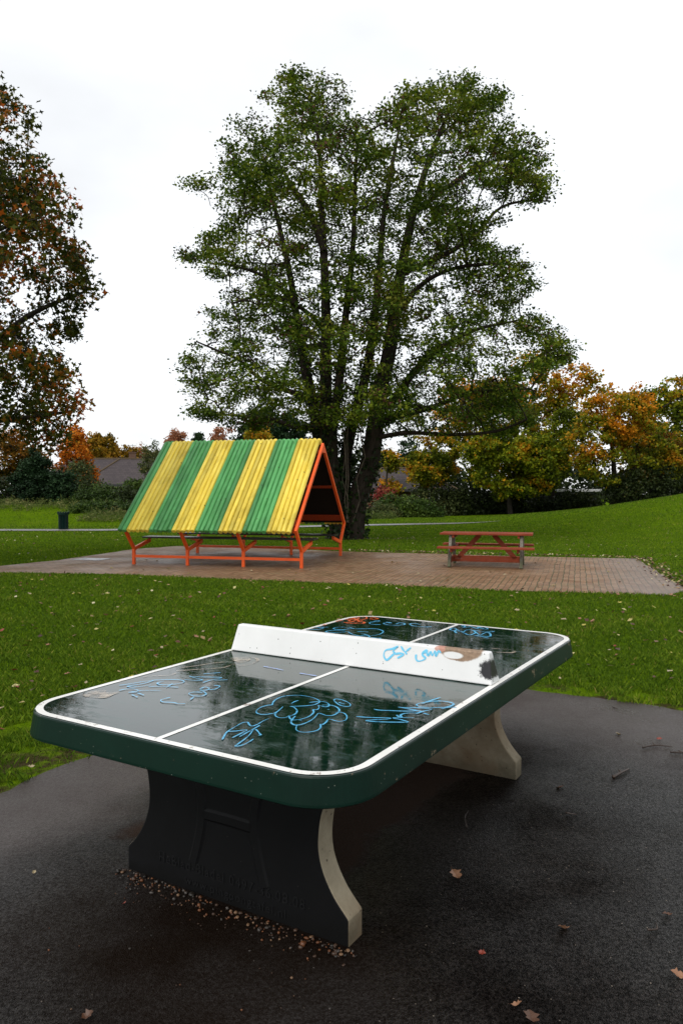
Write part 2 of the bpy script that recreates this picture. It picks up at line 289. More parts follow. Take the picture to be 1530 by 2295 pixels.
STEMS = [
([(0.39,0.0),(0.55,1.38),(0.94,2.47),(1.17,3.88),(1.32,5.12),(1.63,6.36),(1.86,7.91),(2.09,9.45),(2.48,11.29),(3.02,13.13),(3.78,14.96)],0.34,0.05,0),
([(0.16,0.03),(0.11,2.47),(0.39,4.03),(0.78,5.43),(1.09,7.13),(1.32,9.45),(1.47,11.29),(1.78,13.13),(2.08,14.66)],0.22,0.04,0.5),
([(0.05,0.05),(-0.27,2.32),(-0.31,4.03),(-0.12,5.12),(0.16,7.91),(0.39,10.06),(0.46,12.06),(0.54,13.74)],0.2,0.04,-0.6),
([(-0.05,0.03),(-0.7,2.94),(-1.01,4.81),(-1.4,6.67),(-1.78,9.14),(-2.25,11.29),(-2.71,13.13)],0.24,0.04,0.8),
([(0.0,0.03),(-0.47,3.25),(-0.55,5.58),(-0.54,7.91),(-0.62,10.06),(-0.7,11.75),(-0.77,13.59),(-1.0,15.11)],0.27,0.04,0.1),
([(-0.62,10.06),(-0.98,11.15)],0.12,0.11,0.1),
([(-0.62,10.06),(-0.98,11.15),(-1.75,12.33),(-2.4,13.44)],0.12,0.04,0.2),
([(1.32,4.65),(1.78,4.84),(2.57,5.89),(3.34,6.62),(4.59,7.29),(5.98,7.6)],0.15,0.03,-0.6),
([(1.25,4.5),(1.89,4.67),(2.88,4.62),(3.9,4.5),(4.91,4.73)],0.1,0.03,0.9),
([(1.33,4.11),(1.67,4.22),(3.01,4.56),(4.47,5.12),(5.42,5.17),(6.62,5.27)],0.11,0.03,-1),
([(1.01,3.49),(2.23,3.72),(3.9,3.66),(5.38,3.77),(6.47,4.19)],0.09,0.03,-1.6),
([(2.09,9.29),(3.64,9.93),(4.73,10.65),(5.4,11.46),(6.27,11.75),(7.25,11.75)],0.11,0.02,0.3),
([(-1.4,6.67),(-1.63,8.06),(-2.39,8.99),(-3.57,9.48),(-4.62,9.62)],0.1,0.02,-0.5),
([(-1.17,4.96),(-1.39,5.04),(-2.68,5.49),(-3.58,6.27),(-4.23,6.55),(-5.05,6.9)],0.1,0.02,-0.8),
([(-1.01,3.88),(-1.67,3.94),(-2.49,4.22),(-3.59,4.31),(-4.6,4.42)],0.1,0.02,0.7),
([(1.79,7.6),(2.72,8.83),(3.96,9.45),(5.51,9.6)],0.1,0.03,-1.2),
([(-0.47,6.98),(-1.17,7.91),(-2.56,8.52),(-3.81,8.21)],0.08,0.03,-1.5),
([(2.48,11.29),(3.64,12.21),(4.87,12.98),(6.41,13.44)],0.09,0.03,0.5),
]
ASPH_LEAVES = [
('tan',0.48,3.15,0.075,'torn tan leaf on the dark asphalt right of the near table leg'),
('tan',0.82,2.76,0.06,'curled tan and red leaf on the asphalt at lower right'),
('red',0.49,2.61,0.035,'small orange-red leaf scrap low on the asphalt right of the near leg'),
('tan',0.55,2.34,0.045,'small tan oak leaf near the bottom edge of the asphalt'),
('brown',0.58,2.28,0.07,'brown leaf cut by the bottom edge of the photo'),
('tan',1.12,2.49,0.06,'tan leaf on the asphalt at the right edge'),
('pale',1.84,5.01,0.06,'pale leaf on the asphalt between the far leg and the twigs'),
('red',2.07,4.91,0.05,'orange leaf scrap on the asphalt near the lawn edge at right'),
('brown',1.19,4.1,0.07,'dark brown crumpled leaf on the asphalt beside the far table leg'),
('pale',-1.3,3.17,0.03,'small pale leaf chip on the asphalt at the far left'),
('red',-0.85,2.93,0.03,'small red leaf scrap beside the pebbles at left'),
('brown',-0.78,2.29,0.05,'dark brown leaf on the asphalt at lower left'),
('brown',1.24,2.85,0.045,'dark leaf on the asphalt near the right edge above the bent twig'),
('pale',0.97,4.78,0.05,'pale leaf on the asphalt just beyond the far table leg'),
]
ASPH_TWIGS = [
([(1.89, 4.73), (1.99, 4.77), (2.08, 4.75)],0.009,'long straight twig on the asphalt at right near the lawn'),
([(2.03, 4.65), (2.1, 4.64), (2.2, 4.66)],0.01,'thick twig running out of the photo at right'),
([(1.53, 4.24), (1.6, 4.3), (1.67, 4.37)],0.014,'short reddish brown bent twig on the asphalt at right'),
([(1.12, 2.74), (1.16, 2.75), (1.17, 2.79)],0.006,'small hooked twig on the asphalt at lower right'),
([(1.12, 3.76), (1.17, 3.74)],0.006,'tiny dark twig on the asphalt right of the far leg'),
([(0.6, 3.6), (0.61, 3.71), (0.64, 3.78)],0.004,'thin curved twig in the dark wet patch right of the table'),
([(2.03, 5.65), (2.05, 5.58)],0.006,'small twig by the lawn edge at right'),
]
# ================================================================== GROUND
t = NT('lawn_turf'); g = t.n('ShaderNodeNewGeometry').outputs['Position']
n1 = t.noise(g, .55, 5, .6); n2 = t.noise(g, 9, 4, .7); n3 = t.noise(t.mapping(g, (60, 22, 60)), 1, 3, .7)
c = t.ramp(n1, [(.3, (.058, .118, .003)), (.55, (.088, .160, .003)), (.75, (.125, .18, .006))])
c = t.mix(t.ramp(n2, [(.4, .0), (.7, .7)]), c, (.036, .072, .004))
c = t.mix(t.ramp(t.noise(t.mapping(g, (3, 1.2, 3)), 1, 5, .7), [(.5, 0.), (.8, .6)]), c, (.10, .13, .012))
c = t.mix(t.ramp(n3, [(.4, 0.), (.75, .6)]), c, (.14, .22, .01))
v, u, _ = table_uv(t)
d1 = t.maprange(t.math('SUBTRACT', PAD_V0, v), .0, 1.2, 1, 0)
d2 = t.maprange(t.math('SUBTRACT', u, PAD_U1), .0, .55, 1, 0)
d1 = t.math('MULTIPLY', d1, t.maprange(u, 4.2, 4.8, 1, 0)); d2 = t.math('MULTIPLY', d2, t.maprange(v, -2.3, -1.8, 0, 1))
edge = t.math('MAXIMUM', d1, d2)
mn = t.noise(g, 3.2, 5, .65)
mud = t.math('MULTIPLY', t.ramp(mn, [(.44, 0.), (.56, 1.)]), edge, clamp=True)
c = t.mix(mud, c, t.ramp(t.noise(g, 30, 4), [(.3, (.028, .017, .011)), (.7, (.06, .038, .028))]))
t.set(color=c, rough=1., spec=.0)
t.bump(t.math('ADD', n3, t.math('MULTIPLY', n2, .8)), .9, .05)
M_LAWN = t.m
xs = np.concatenate([np.linspace(-400, -60, 14), np.linspace(-55, 55, 111), np.linspace(60, 400, 14)])
ys = np.concatenate([np.linspace(-60, -2, 8), np.linspace(0, 90, 91), np.linspace(95, 600, 18)])
X, Y = np.meshgrid(xs, ys); Z = ground(X, Y)
Vv = np.stack([X.ravel(), Y.ravel(), Z.ravel()], 1); nx, ny = len(xs), len(ys)
ii = (np.arange(ny - 1)[:, None] * nx + np.arange(nx - 1)[None]).ravel()
tag(np_mesh('lawn', Vv, np.stack([ii, ii + 1, ii + nx + 1, ii + nx], 1), M_LAWN, smooth=True), 'mown grass lawn rising to a mound at the right', 'lawn', kind='structure')

# asphalt pad round the table
t = NT('wet_asphalt'); g = t.n('ShaderNodeNewGeometry').outputs['Position']
v, u, _ = table_uv(t)
vo = t.voro(g, 190); n0 = t.noise(g, 300, 3, .6); big = t.noise(g, 1.3, 5, .6); mid = t.noise(g, 7, 4, .6)
c = t.ramp(big, [(.3, (.0028, .0021, .0018)), (.7, (.0065, .0048, .0040))])
c = t.mix(t.ramp(vo, [(.0, .5), (.35, 0.)]), c, (.014, .011, .0098))
sp = t.voro(g, 60, out='Color'); spv = t.sep(sp)[0]
gr_ = t.noise(g, 85, 3, .8)
c = t.mix(1., c, t.ramp(gr_, [(.36, .25), (.5, 1.), (.64, 2.8)]), 'MULTIPLY')
dot = t.math('MULTIPLY', t.ramp(t.voro(g, 60), [(.10, 1.), (.17, 0.)]), t.ramp(spv, [(.94, 0.), (.95, 1.)]))
c = t.mix(t.math('MULTIPLY', dot, .8), c, (.30, .25, .2))
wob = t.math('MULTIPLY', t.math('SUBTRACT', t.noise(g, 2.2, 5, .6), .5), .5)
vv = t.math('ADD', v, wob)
dry_sheen = t.math('MULTIPLY', t.maprange(vv, -.75, -1.3, 0, 1), t.maprange(t.math('ADD', u, wob), -.7, .3, 0, 1))  # drier asphalt by the lawn edges, with grazing sky sheen painted into its colour
dry_sheen = t.math('MAXIMUM', dry_sheen, t.math('MULTIPLY', t.maprange(t.math('ADD', u, wob), 2.4, 3.7, 0, 1), t.maprange(vv, -.8, 0, 0, 1)))
c = t.mix(t.math('MULTIPLY', dry_sheen, .9), c, t.ramp(n0, [(.3, (.036, .029, .027)), (.7, (.088, .073, .068))]))
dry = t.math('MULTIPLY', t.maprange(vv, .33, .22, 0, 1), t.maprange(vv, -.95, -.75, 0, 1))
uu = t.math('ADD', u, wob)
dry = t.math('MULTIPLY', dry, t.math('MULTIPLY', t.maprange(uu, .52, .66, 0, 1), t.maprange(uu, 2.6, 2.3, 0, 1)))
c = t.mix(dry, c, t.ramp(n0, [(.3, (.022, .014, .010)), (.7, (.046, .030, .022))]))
# brown soil washed against the near leg
so = t.math('MULTIPLY', t.maprange(t.math('ABSOLUTE', t.math('SUBTRACT', uu, .05)), .75, .1, 0, 1), t.maprange(t.math('ABSOLUTE', vv), 1.15, .5, 0, 1))
c = t.mix(t.math('MULTIPLY', so, .8), c, (.0085, .005, .003))
rg = t.ramp(t.math('ADD', t.math('MULTIPLY', big, .7), t.math('MULTIPLY', mid, .3)), [(.36, .42), (.62, .26)])
rg = t.mix(t.math('MAXIMUM', dry, t.math('MULTIPLY', so, .5)), rg, (.9, .9, .9))
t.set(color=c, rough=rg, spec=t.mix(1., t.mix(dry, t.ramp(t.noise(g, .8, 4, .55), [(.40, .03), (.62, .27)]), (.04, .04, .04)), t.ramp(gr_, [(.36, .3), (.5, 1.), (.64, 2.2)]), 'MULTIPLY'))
t.bump(t.math('ADD', t.math('MULTIPLY', vo, 1.0), t.math('MULTIPLY', n0, .6)), .6, .005)
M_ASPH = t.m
pv = [(PAD_V0, -6.0), (5.5, -6.0), (5.5, PAD_U1), (PAD_V0, PAD_U1)]
mb = MB(); ed = []
for (a, b) in zip(pv, pv[1:] + pv[:1]):
    k = 60
    for i in range(k):
        f = i / k; q = (a[0] + (b[0] - a[0]) * f, a[1] + (b[1] - a[1]) * f)
        j = .035 * math.sin(q[0] * 5 + q[1] * 7) + RND.uniform(-.02, .02)
        x, y = from_table(q[0] + j, q[1] + j * .8); ed.append((x, y))
mb.loft([[(x, y, -.05) for x, y in ed], [(x, y, .004) for x, y in ed]], cap0=False)
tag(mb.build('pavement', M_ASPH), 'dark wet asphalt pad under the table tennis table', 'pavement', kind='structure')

# brick patio
t = NT('brick_paving'); g = t.n('ShaderNodeNewGeometry').outputs['Position']
wv = t.n('ShaderNodeVectorMath', operation='MULTIPLY_ADD'); nz_ = t.n('ShaderNodeTexNoise'); nz_.inputs['Scale'].default_value = 1.6; t.put(nz_.inputs['Vector'], g)
t.put(wv.inputs[0], nz_.outputs[1]); wv.inputs[1].default_value = (.07, .07, 0); t.put(wv.inputs[2], g); g0 = g; g = wv.outputs[0]
mp = t.mapping(g, rot=(0, 0, .30 + pi / 2))
def bricks(vec, moss):
    q = t.n('ShaderNodeTexBrick'); t.put(q.inputs['Vector'], vec); q.inputs['Scale'].default_value = 1
    q.inputs['Brick Width'].default_value = .21; q.inputs['Row Height'].default_value = .105; q.inputs['Mortar Size'].default_value = .006
    q.inputs['Mortar Smooth'].default_value = .2
    q.inputs['Color1'].default_value = (.19, .098, .050, 1); q.inputs['Color2'].default_value = (.29, .175, .098, 1); q.inputs['Mortar'].default_value = (.03, .035, .014, 1)
    return q
b1 = bricks(mp, 0); b2 = bricks(t.mapping(g, rot=(0, 0, .30)), 0)
# a square inset laid the other way round the picnic table
px = t.sep(t.mapping(g, rot=(0, 0, .30)))
ins = t.math('MULTIPLY', t.math('LESS_THAN', t.math('ABSOLUTE', t.math('SUBTRACT', px[0], -1.8)), 1.3), t.math('LESS_THAN', t.math('ABSOLUTE', t.math('SUBTRACT', px[1], 16.85)), 1.75))
c = t.mix(ins, b1.outputs[0], b2.outputs[0])
fac = t.mix(ins, b1.outputs[1], b2.outputs[1])
# broad green joints every second course
sw = t.math('ABSOLUTE', t.math('SUBTRACT', t.math('FRACT', t.math('MULTIPLY', t.sep(mp)[1], 1 / .21)), .5))
jn = t.math('MULTIPLY', t.ramp(sw, [(.44, 0.), (.475, 1.)]), t.math('SUBTRACT', 1., ins))
big = t.noise(g, .9, 5, .6)
c = t.mix(t.math('MULTIPLY', jn, t.ramp(big, [(.35, .35), (.6, .9)])), c, (.028, .048, .012))
c = t.mix(t.ramp(t.noise(g, 1.4, 6, .65), [(.5, 0.), (.75, .5)]), c, (.085, .085, .03))
c = t.mix(t.ramp(t.noise(g, 25, 3), [(.4, 0.), (.8, .45)]), c, (.11, .07, .045))
wet = t.math('MULTIPLY', t.maprange(t.math('ADD', px[0], t.noise(g, 1.1, 4)), .6, 1.9, 0, 1), .8)
c = t.mix(t.math('MULTIPLY', wet, .45), c, (.13, .105, .10))
t.set(color=c, rough=t.mix(wet, t.ramp(big, [(.35, .38), (.65, .65)]), (.3, .3, .3)), spec=t.mix(wet, (.15, .15, .15), (.5, .5, .5)))
t.bump(t.math('SUBTRACT', t.noise(g, 60, 3), t.math('MULTIPLY', fac, 1.5)), .5, .01)
M_BRICK = t.m
mb = MB()
pe = []
for a, b in zip(PATIO, PATIO[1:] + PATIO[:1]):
    k = max(2, int(math.hypot(b[0] - a[0], b[1] - a[1]) / .25))
    for i in range(k): pe.append((a[0] + (b[0] - a[0]) * i / k + RND.uniform(-.03, .03), a[1] + (b[1] - a[1]) * i / k + RND.uniform(-.03, .03)))
mb.loft([[(x, y, -.05) for x, y in pe], [(x, y, .006) for x, y in pe]], cap0=False)
tag(mb.build('patio', M_BRICK), 'brick paved area carrying the striped shelter and picnic table', 'patio', kind='structure')

# far footpath
t = NT('path_asphalt'); g = t.n('ShaderNodeNewGeometry').outputs['Position']
t.set(color=t.ramp(t.noise(g, 3, 5), [(.3, (.13, .12, .125)), (.7, (.2, .185, .19))]), rough=.42, spec=.5)
M_PATH = t.m
pp = [(-60, 32), (-30, 32.0), (-20, 32.3), (-14.5, 32.7), (-10.5, 32.7), (-6.5, 33.9), (-3, 35.6), (0, 37.2), (3, 38.6), (6, 39.9), (8.6, 40.9)]
mb = MB(); P2 = []
for a, b in zip(pp, pp[1:]):
    for i in range(6): P2.append((a[0] + (b[0] - a[0]) * i / 6, a[1] + (b[1] - a[1]) * i / 6))
P2.append(pp[-1]); top = []
for i, (x, y) in enumerate(P2):
    a, b = P2[max(i - 1, 0)], P2[min(i + 1, len(P2) - 1)]; d = Vector((b[0] - a[0], b[1] - a[1], 0)).normalized(); nn = Vector((-d.y, d.x, 0)); w_ = min(1, .05 + (len(P2) - 1 - i) / 9)
    top.append([(x + nn.x * s, y + nn.y * s, gz(x + nn.x * s, y + nn.y * s) + .03) for s in (-.72 * w_, .72 * w_)])
for a, b in zip(top, top[1:]): mb.face([a[0], b[0], b[1], a[1]])
tag(mb.build('path', M_PATH), 'pale narrow footpath crossing the far lawn', 'path', kind='structure')

# grass blades on the near lawn
def blades(n, ymin, ymax, h0, h1, w0, w1, pw=1.0, fi=0., fo=0.):
    y = ymin + (ymax - ymin) * rng.random(n * 2) ** pw; x = (rng.random(n * 2) * 2 - 1) * (.56 * y + .9)
    v_, u_ = to_table(x, y)
    ok = ~((v_ > PAD_V0 + .02) & (u_ < PAD_U1 - .02)) & ~in_poly(x, y, PATIO)
    dd = np.maximum(np.clip(1 - (PAD_V0 - v_) / 1.2, 0, 1) * (v_ < PAD_V0 + .05) * (u_ < PAD_U1 + .4), np.clip(1 - (u_ - PAD_U1) / .55, 0, 1) * (u_ > PAD_U1 - .05) * (v_ > PAD_V0 - .4))
    pat = np.sin(x * 7.1 + 2 * np.sin(y * 5.3)) * np.sin(y * 8.3 + 1.7 * np.sin(x * 4.1)) + .35 * np.sin(x * 19) * np.sin(y * 23)
    ok &= ~((dd > .08) & (pat > .55 - .95 * dd) & (rng.random(n * 2) > .12))
    if fi: ok &= rng.random(n * 2) < (y - ymin) / fi
    if fo: ok &= rng.random(n * 2) < (ymax - y) / fo
    x, y = x[ok][:n], y[ok][:n]; n = len(x)
    z = ground(x, y); h = h0 + (h1 - h0) * rng.random(n); w = w0 + (w1 - w0) * rng.random(n)
    cl = .5 + .5 * np.sin(x * 2.3 + 1.3 * np.sin(y * 1.7)) * np.sin(y * 2.9 + np.sin(x * 3.1))
    h *= .75 + .5 * cl
    a = rng.random(n) * 2 * pi; b = rng.random(n) * 2 * pi; ln = h * (.25 + .75 * rng.random(n))
    bx, by = np.cos(a) * w / 2, np.sin(a) * w / 2
    lx, ly = np.cos(b) * ln, np.sin(b) * ln
    P = np.stack([np.stack([x - bx, y - by, z - .005], 1), np.stack([x + bx, y + by, z - .005], 1), np.stack([x + bx * .7 + lx * .35, y + by * .7 + ly * .35, z + h * .6], 1), np.stack([x + lx, y + ly, z + h * .97], 1)], 1)
    tint = np.clip(.47 + .30 * (cl - .5) + .22 * rng.standard_normal(n), 0, 1)
    return P.reshape(-1, 3), np.arange(n * 4).reshape(-1, 4), tint
parts = [blades(150000, 2.0, 10.5, .022, .05, .004, .007, .85, 0, 4.), blades(125000, 6.5, 18.0, .024, .048, .007, .012, .95, 4., 5.), blades(95000, 13.0, 34.0, .022, .045, .014, .024, .95, 5., 8.), blades(100000, 26.0, 50.0, .025, .05, .03, .045, .95, 8., 0)]
V_ = []; F_ = []; T_ = []; b = 0
for P, F, tt in parts: V_.append(P); F_.append(F + b); T_.append(tt); b += len(P)
M_GRASS = leafmat('grass_blade', [(0., (.030, .066, .005)), (.35, (.066, .126, .008)), (.7, (.122, .196, .014)), (.93, (.21, .28, .02)), (1., (.27, .23, .06))], .3, .06)
tag(np_mesh('grass', np.concatenate(V_), np.concatenate(F_), M_GRASS, tint=np.concatenate(T_)), 'short green grass blades of the near lawn', 'grass', kind='stuff')
# ================================================================== TABLE TENNIS TABLE
TL, TW, TH = 2.74, 1.525, .76
tbl = empty('table_tennis_table', T_O, -T_A, 'dark green concrete table tennis table with white net and blue graffiti, wet with rain', 'table')

def rrect(off, z, R0=.2, k=14):
    """rounded rectangle of the slab grown by off"""
    r = R0 + off; pts = []
    for cx, cy, a0 in ((TW / 2 - R0, R0, -pi / 2), (TW / 2 - R0, TL - R0, 0), (-TW / 2 + R0, TL - R0, pi / 2), (-TW / 2 + R0, R0, pi)):
        for i in range(k + 1):
            a = a0 + pi / 2 * i / k; pts.append((cx + r * math.cos(a), cy + r * math.sin(a), z))
    return pts

t = NT('green_table_paint'); v = t.co()
n1 = t.noise(v, 2.6, 6, .65, .6); n2 = t.noise(t.mapping(v, (5, 14, 5)), 1.5, 5, .65, .8); n3 = t.noise(v, 90, 3, .6)
drops = t.voro(v, 75); dcol = t.sep(t.voro(v, 75, out='Color'))[0]
geo = t.sep(t.n('ShaderNodeNewGeometry').outputs['Normal'])
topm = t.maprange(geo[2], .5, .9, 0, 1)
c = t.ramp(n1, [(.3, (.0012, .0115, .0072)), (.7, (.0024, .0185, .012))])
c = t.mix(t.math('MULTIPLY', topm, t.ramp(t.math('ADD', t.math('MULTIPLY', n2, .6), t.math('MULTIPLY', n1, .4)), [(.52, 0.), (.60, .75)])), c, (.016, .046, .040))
spk = t.math('MULTIPLY', t.ramp(drops, [(.08, 1.), (.14, 0.)]), t.math('MULTIPLY', t.ramp(dcol, [(.82, 0.), (.86, 1.)]), t.math('SUBTRACT', 1., topm)))
c = t.mix(t.math('MULTIPLY', spk, .8), c, (.22, .24, .2))
ch = t.math('MULTIPLY', t.ramp(t.noise(v, 16, 6, .75), [(.635, 0.), (.665, 1.)]), t.math('SUBTRACT', 1., topm))
c = t.mix(t.math('MULTIPLY', ch, .85), c, (.2, .15, .1))
film = t.ramp(t.math('ADD', t.math('MULTIPLY', n1, .45), t.math('MULTIPLY', n2, .55)), [(.44, .010), (.51, .025), (.55, .12), (.66, .30)])
t.set(color=c, rough=.4, spec=t.mix(topm, (.16, .16, .16), (.0, .0, .0)), coat=topm, coatr=film); t.b.inputs['Coat IOR'].default_value = 1.75
hgt = t.math('ADD', t.math('MULTIPLY', n2, .8), t.math('MULTIPLY', t.ramp(n2, [(.48, 0.), (.62, 1.)]), t.math('MULTIPLY', n3, .16)))
bn_ = t.bump(hgt, .05, .004); t.t.links.new(bn_, t.b.inputs['Coat Normal'])
M_GREEN = t.m
t = NT('white_line_paint'); v = t.co()
c = t.ramp(t.noise(v, 4, 4), [(.3, (.74, .73, .69)), (.7, (.82, .81, .78))])
chip = t.ramp(t.noise(v, 22, 6, .75), [(.60, 0.), (.64, 1.)])
c = t.mix(chip, c, (.2, .13, .09))
t.set(color=c, rough=.25, spec=.5); t.bump(chip, .4, .003); M_LINE = t.m

mb = MB()
mb.loft([rrect(.008, TH - .098), rrect(.015, TH - .093), rrect(.0145, TH - .085), rrect(.001, TH - .008), rrect(-.002, TH - .003), rrect(-.008, TH)])
top = mb.build('tabletop', M_GREEN, tbl)
# white border and centre line (painted on the slab)
mb = MB(); a, b = rrect(-.006, TH + .0015), rrect(-.035, TH + .0015); k = len(a)
mb.add(a + b, [(i, (i + 1) % k, k + (i + 1) % k, k + i) for i in range(k)])
mb.build('border_line', M_LINE, top)
mb = MB()
mb.face([(-.0115, .035, TH + .0015), (.0115, .035, TH + .0015), (.0115, 1.318, TH + .0015), (-.0115, 1.318, TH + .0015)])
mb.face([(-.0115, 1.428, TH + .0015), (.0115, 1.428, TH + .0015), (.0115, TL - .035, TH + .0015), (-.0115, TL - .035, TH + .0015)])
mb.build('centre_line', M_LINE, top)

# net: a solid white bar with sloped sides
t = NT('net_paint'); v = t.co(); s = t.sep(v)
c = t.ramp(t.noise(v, 3, 5, .6), [(.3, (.68, .685, .675)), (.7, (.76, .765, .76))])
c = t.mix(t.ramp(t.noise(t.mapping(v, (14, 3, 3)), 2, 5, .7), [(.6, 0.), (.8, .3)]), c, (.5, .5, .46))
sp = t.voro(v, 46); spc = t.sep(t.voro(v, 46, out='Color'))[0]
c = t.mix(t.math('MULTIPLY', t.ramp(sp, [(.10, 1.), (.17, 0.)]), t.ramp(spc, [(.8, 0.), (.84, 1.)])), c, (.05, .055, .045))
wb = t.math('MULTIPLY', t.math('SUBTRACT', t.noise(v, 16, 6, .7), .5), .10)
def ell(cx, cz, rx, rz):
    a = t.math('DIVIDE', t.math('SUBTRACT', s[0], cx), rx); b = t.math('DIVIDE', t.math('SUBTRACT', s[2], cz), rz)
    return t.math('ADD', t.math('SQRT', t.math('ADD', t.math('MULTIPLY', a, a), t.math('MULTIPLY', b, b))), t.math('MULTIPLY', wb, 3.0))
z0 = TH
burn = t.math('MULTIPLY', t.maprange(ell(.575, z0 + .148, .115, .063), 1.0, .88, 0, 1), t.math('SUBTRACT', 1., t.maprange(ell(.545, z0 + .112, .05, .016), 1.1, .8, 0, 1)))
c = t.mix(t.math('MULTIPLY', burn, .95), c, t.ramp(t.noise(v, 60, 5, .7), [(.3, (.14, .075, .035)), (.7, (.33, .21, .12))]))
pink = t.maprange(ell(.477, z0 + .133, .03, .014), 1.0, .8, 0, 1)
c = t.mix(t.math('MULTIPLY', pink, .85), c, (.5, .24, .18))
soot = t.maprange(t.math('ADD', ell(.722, z0 + .066, .052, .046), t.math('MULTIPLY', t.math('SUBTRACT', t.noise(v, 70, 4, .8), .5), 1.3)), 1.05, .7, 0, 1)
c = t.mix(soot, c, (.012, .011, .014))
t.set(color=c, rough=.38, spec=.45); M_NET = t.m
mb = MB()
mb.loft([[(-.74, 1.318, TH + .002), (.74, 1.318, TH + .002), (.74, 1.428, TH + .002), (-.74, 1.428, TH + .002)], [(-.715, 1.352, TH + .141), (.715, 1.352, TH + .141), (.715, 1.394, TH + .141), (-.715, 1.394, TH + .141)]])
net = bevel(mb.build('net', M_NET, tbl), .007, 3)

def plain(name, c, rough=.6, spec=.4, var=.35):
    t = NT(name); v = t.co(); n = t.noise(v, 40, 4, .6)
    t.set(color=t.ramp(n, [(.3, tuple(x * (1 - var) for x in c)), (.7, tuple(x * (1 + var) for x in c))]), rough=rough, spec=spec); return t.m
# legs
t = NT('leg_concrete'); v = t.co()
n = t.noise(v, 7, 6, .65); po = t.voro(v, 34); pc = t.sep(t.voro(v, 34, out='Color'))[0]
c = t.ramp(n, [(.3, (.20, .165, .11)), (.7, (.33, .285, .20))])
pore = t.math('MULTIPLY', t.ramp(po, [(.1, 1.), (.2, 0.)]), t.ramp(pc, [(.5, 0.), (.56, 1.)]))
c = t.mix(t.math('MULTIPLY', pore, .8), c, (.05, .04, .028))
zz = t.sep(v)[2]
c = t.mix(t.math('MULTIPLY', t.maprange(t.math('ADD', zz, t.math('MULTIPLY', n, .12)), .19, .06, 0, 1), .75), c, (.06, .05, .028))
c = t.mix(t.math('MULTIPLY', t.ramp(t.noise(v, 3.2, 5, .6), [(.42, 0.), (.66, 1.)]), .7), c, (.15, .095, .05))
t.set(color=c, rough=.8, spec=.25); t.bump(t.math('SUBTRACT', t.noise(v, 50, 4), pore), .5, .005); M_CONC = t.m
t = NT('leg_black_paint'); v = t.co()
n = t.noise(v, 5, 6, .6)
zz = t.sep(v)[2]
c = t.ramp(n, [(.3, (.0022, .0023, .0025)), (.7, (.0042, .0043, .0048))])
bot = t.maprange(t.math('ADD', zz, t.math('MULTIPLY', t.math('SUBTRACT', t.noise(v, 9, 6, .7), .5), .16)), .075, .035, 0, 1)
c = t.mix(bot, c, (.002, .002, .002))
spc = t.math('MULTIPLY', t.ramp(t.voro(v, 60), [(.07, 1.), (.12, 0.)]), t.ramp(t.sep(t.voro(v, 60, out='Color'))[0], [(.93, 0.), (.95, 1.)]))
c = t.mix(t.math('MULTIPLY', spc, .5), c, (.12, .11, .1))
t.set(color=c, rough=.6, spec=.22); t.bump(t.noise(v, 40, 4), .25, .003); M_BLACK = t.m

def crom(P, k=6, closed=False):
    out = []; n = len(P)
    for i in range(n - 1):
        p0, p1, p2, p3 = P[max(i - 1, 0)], P[i], P[i + 1], P[min(i + 2, n - 1)]
        for j in range(k):
            s = j / k; out.append(tuple(.5 * (2 * b + (c - a) * s + (2 * a - 5 * b + 4 * c - d) * s * s + (-a + 3 * b - 3 * c + d) * s ** 3) for a, b, c, d in zip(p0, p1, p2, p3)))
    out.append(tuple(P[-1])); return out
HALF = [(.55, -.03), (.55, .098)] + crom([(.545, .106), (.487, .17), (.442, .25), (.423, .335), (.433, .44), (.46, .51), (.505, .595), (.56, .668)], 5)
def leg(u0, u1, black_u):
    prof = [(-a, z) for a, z in HALF][::-1] + [(a, z) for a, z in HALF]
    prof = [(a, z) for a, z in HALF] + [(-a, z) for a, z in HALF[::-1]]
    mb = MB(); mb.loft([[(a, u0, z) for a, z in prof], [(a, u1, z) for a, z in prof]])
    mb.m[-2 if black_u == u0 else -1] = 1
    return bevel(mb.build('leg', [M_CONC, M_BLACK], tbl), .006, 2)
leg1 = leg(.40, .50, .40); leg2 = leg(2.24, 2.34, 2.34)
leg1['label'] = 'concrete leg with black painted outer face and moulded lettering'
# raised H shaped moulding on the outer face
def ridge(name, P, w, parent, u=.40, t_=.006):
    q = crom(P, 5); mb = MB(); L = []
    for i, p in enumerate(q):
        a, b = q[max(i - 1, 0)], q[min(i + 1, len(q) - 1)]; d = Vector((b[0] - a[0], b[1] - a[1])).normalized(); nn = Vector((-d.y, d.x))
        L.append([(p[0] + nn.x * w / 2, u, p[1] + nn.y * w / 2), (p[0] + nn.x * w / 2 * .6, u - t_, p[1] + nn.y * w / 2 * .6), (p[0] - nn.x * w / 2 * .6, u - t_, p[1] - nn.y * w / 2 * .6), (p[0] - nn.x * w / 2, u, p[1] - nn.y * w / 2)])
    mb.loft(L); return mb
mb = MB()
for P in ([(-.185, .60), (-.145, .45), (-.13, .35), (-.145, .24), (-.18, .12)], [(.185, .60), (.145, .45), (.13, .35), (.145, .24), (.18, .12)], [(-.12, .335), (0, .337), (.12, .335)]):
    q = ridge('x', P, .05, leg1); mb.add(q.v, q.f)
mb.build('moulding', M_BLACK, leg1)
M_LETTER = plain('moulded_black_letters', (.006, .0062, .0066), .6, .25)
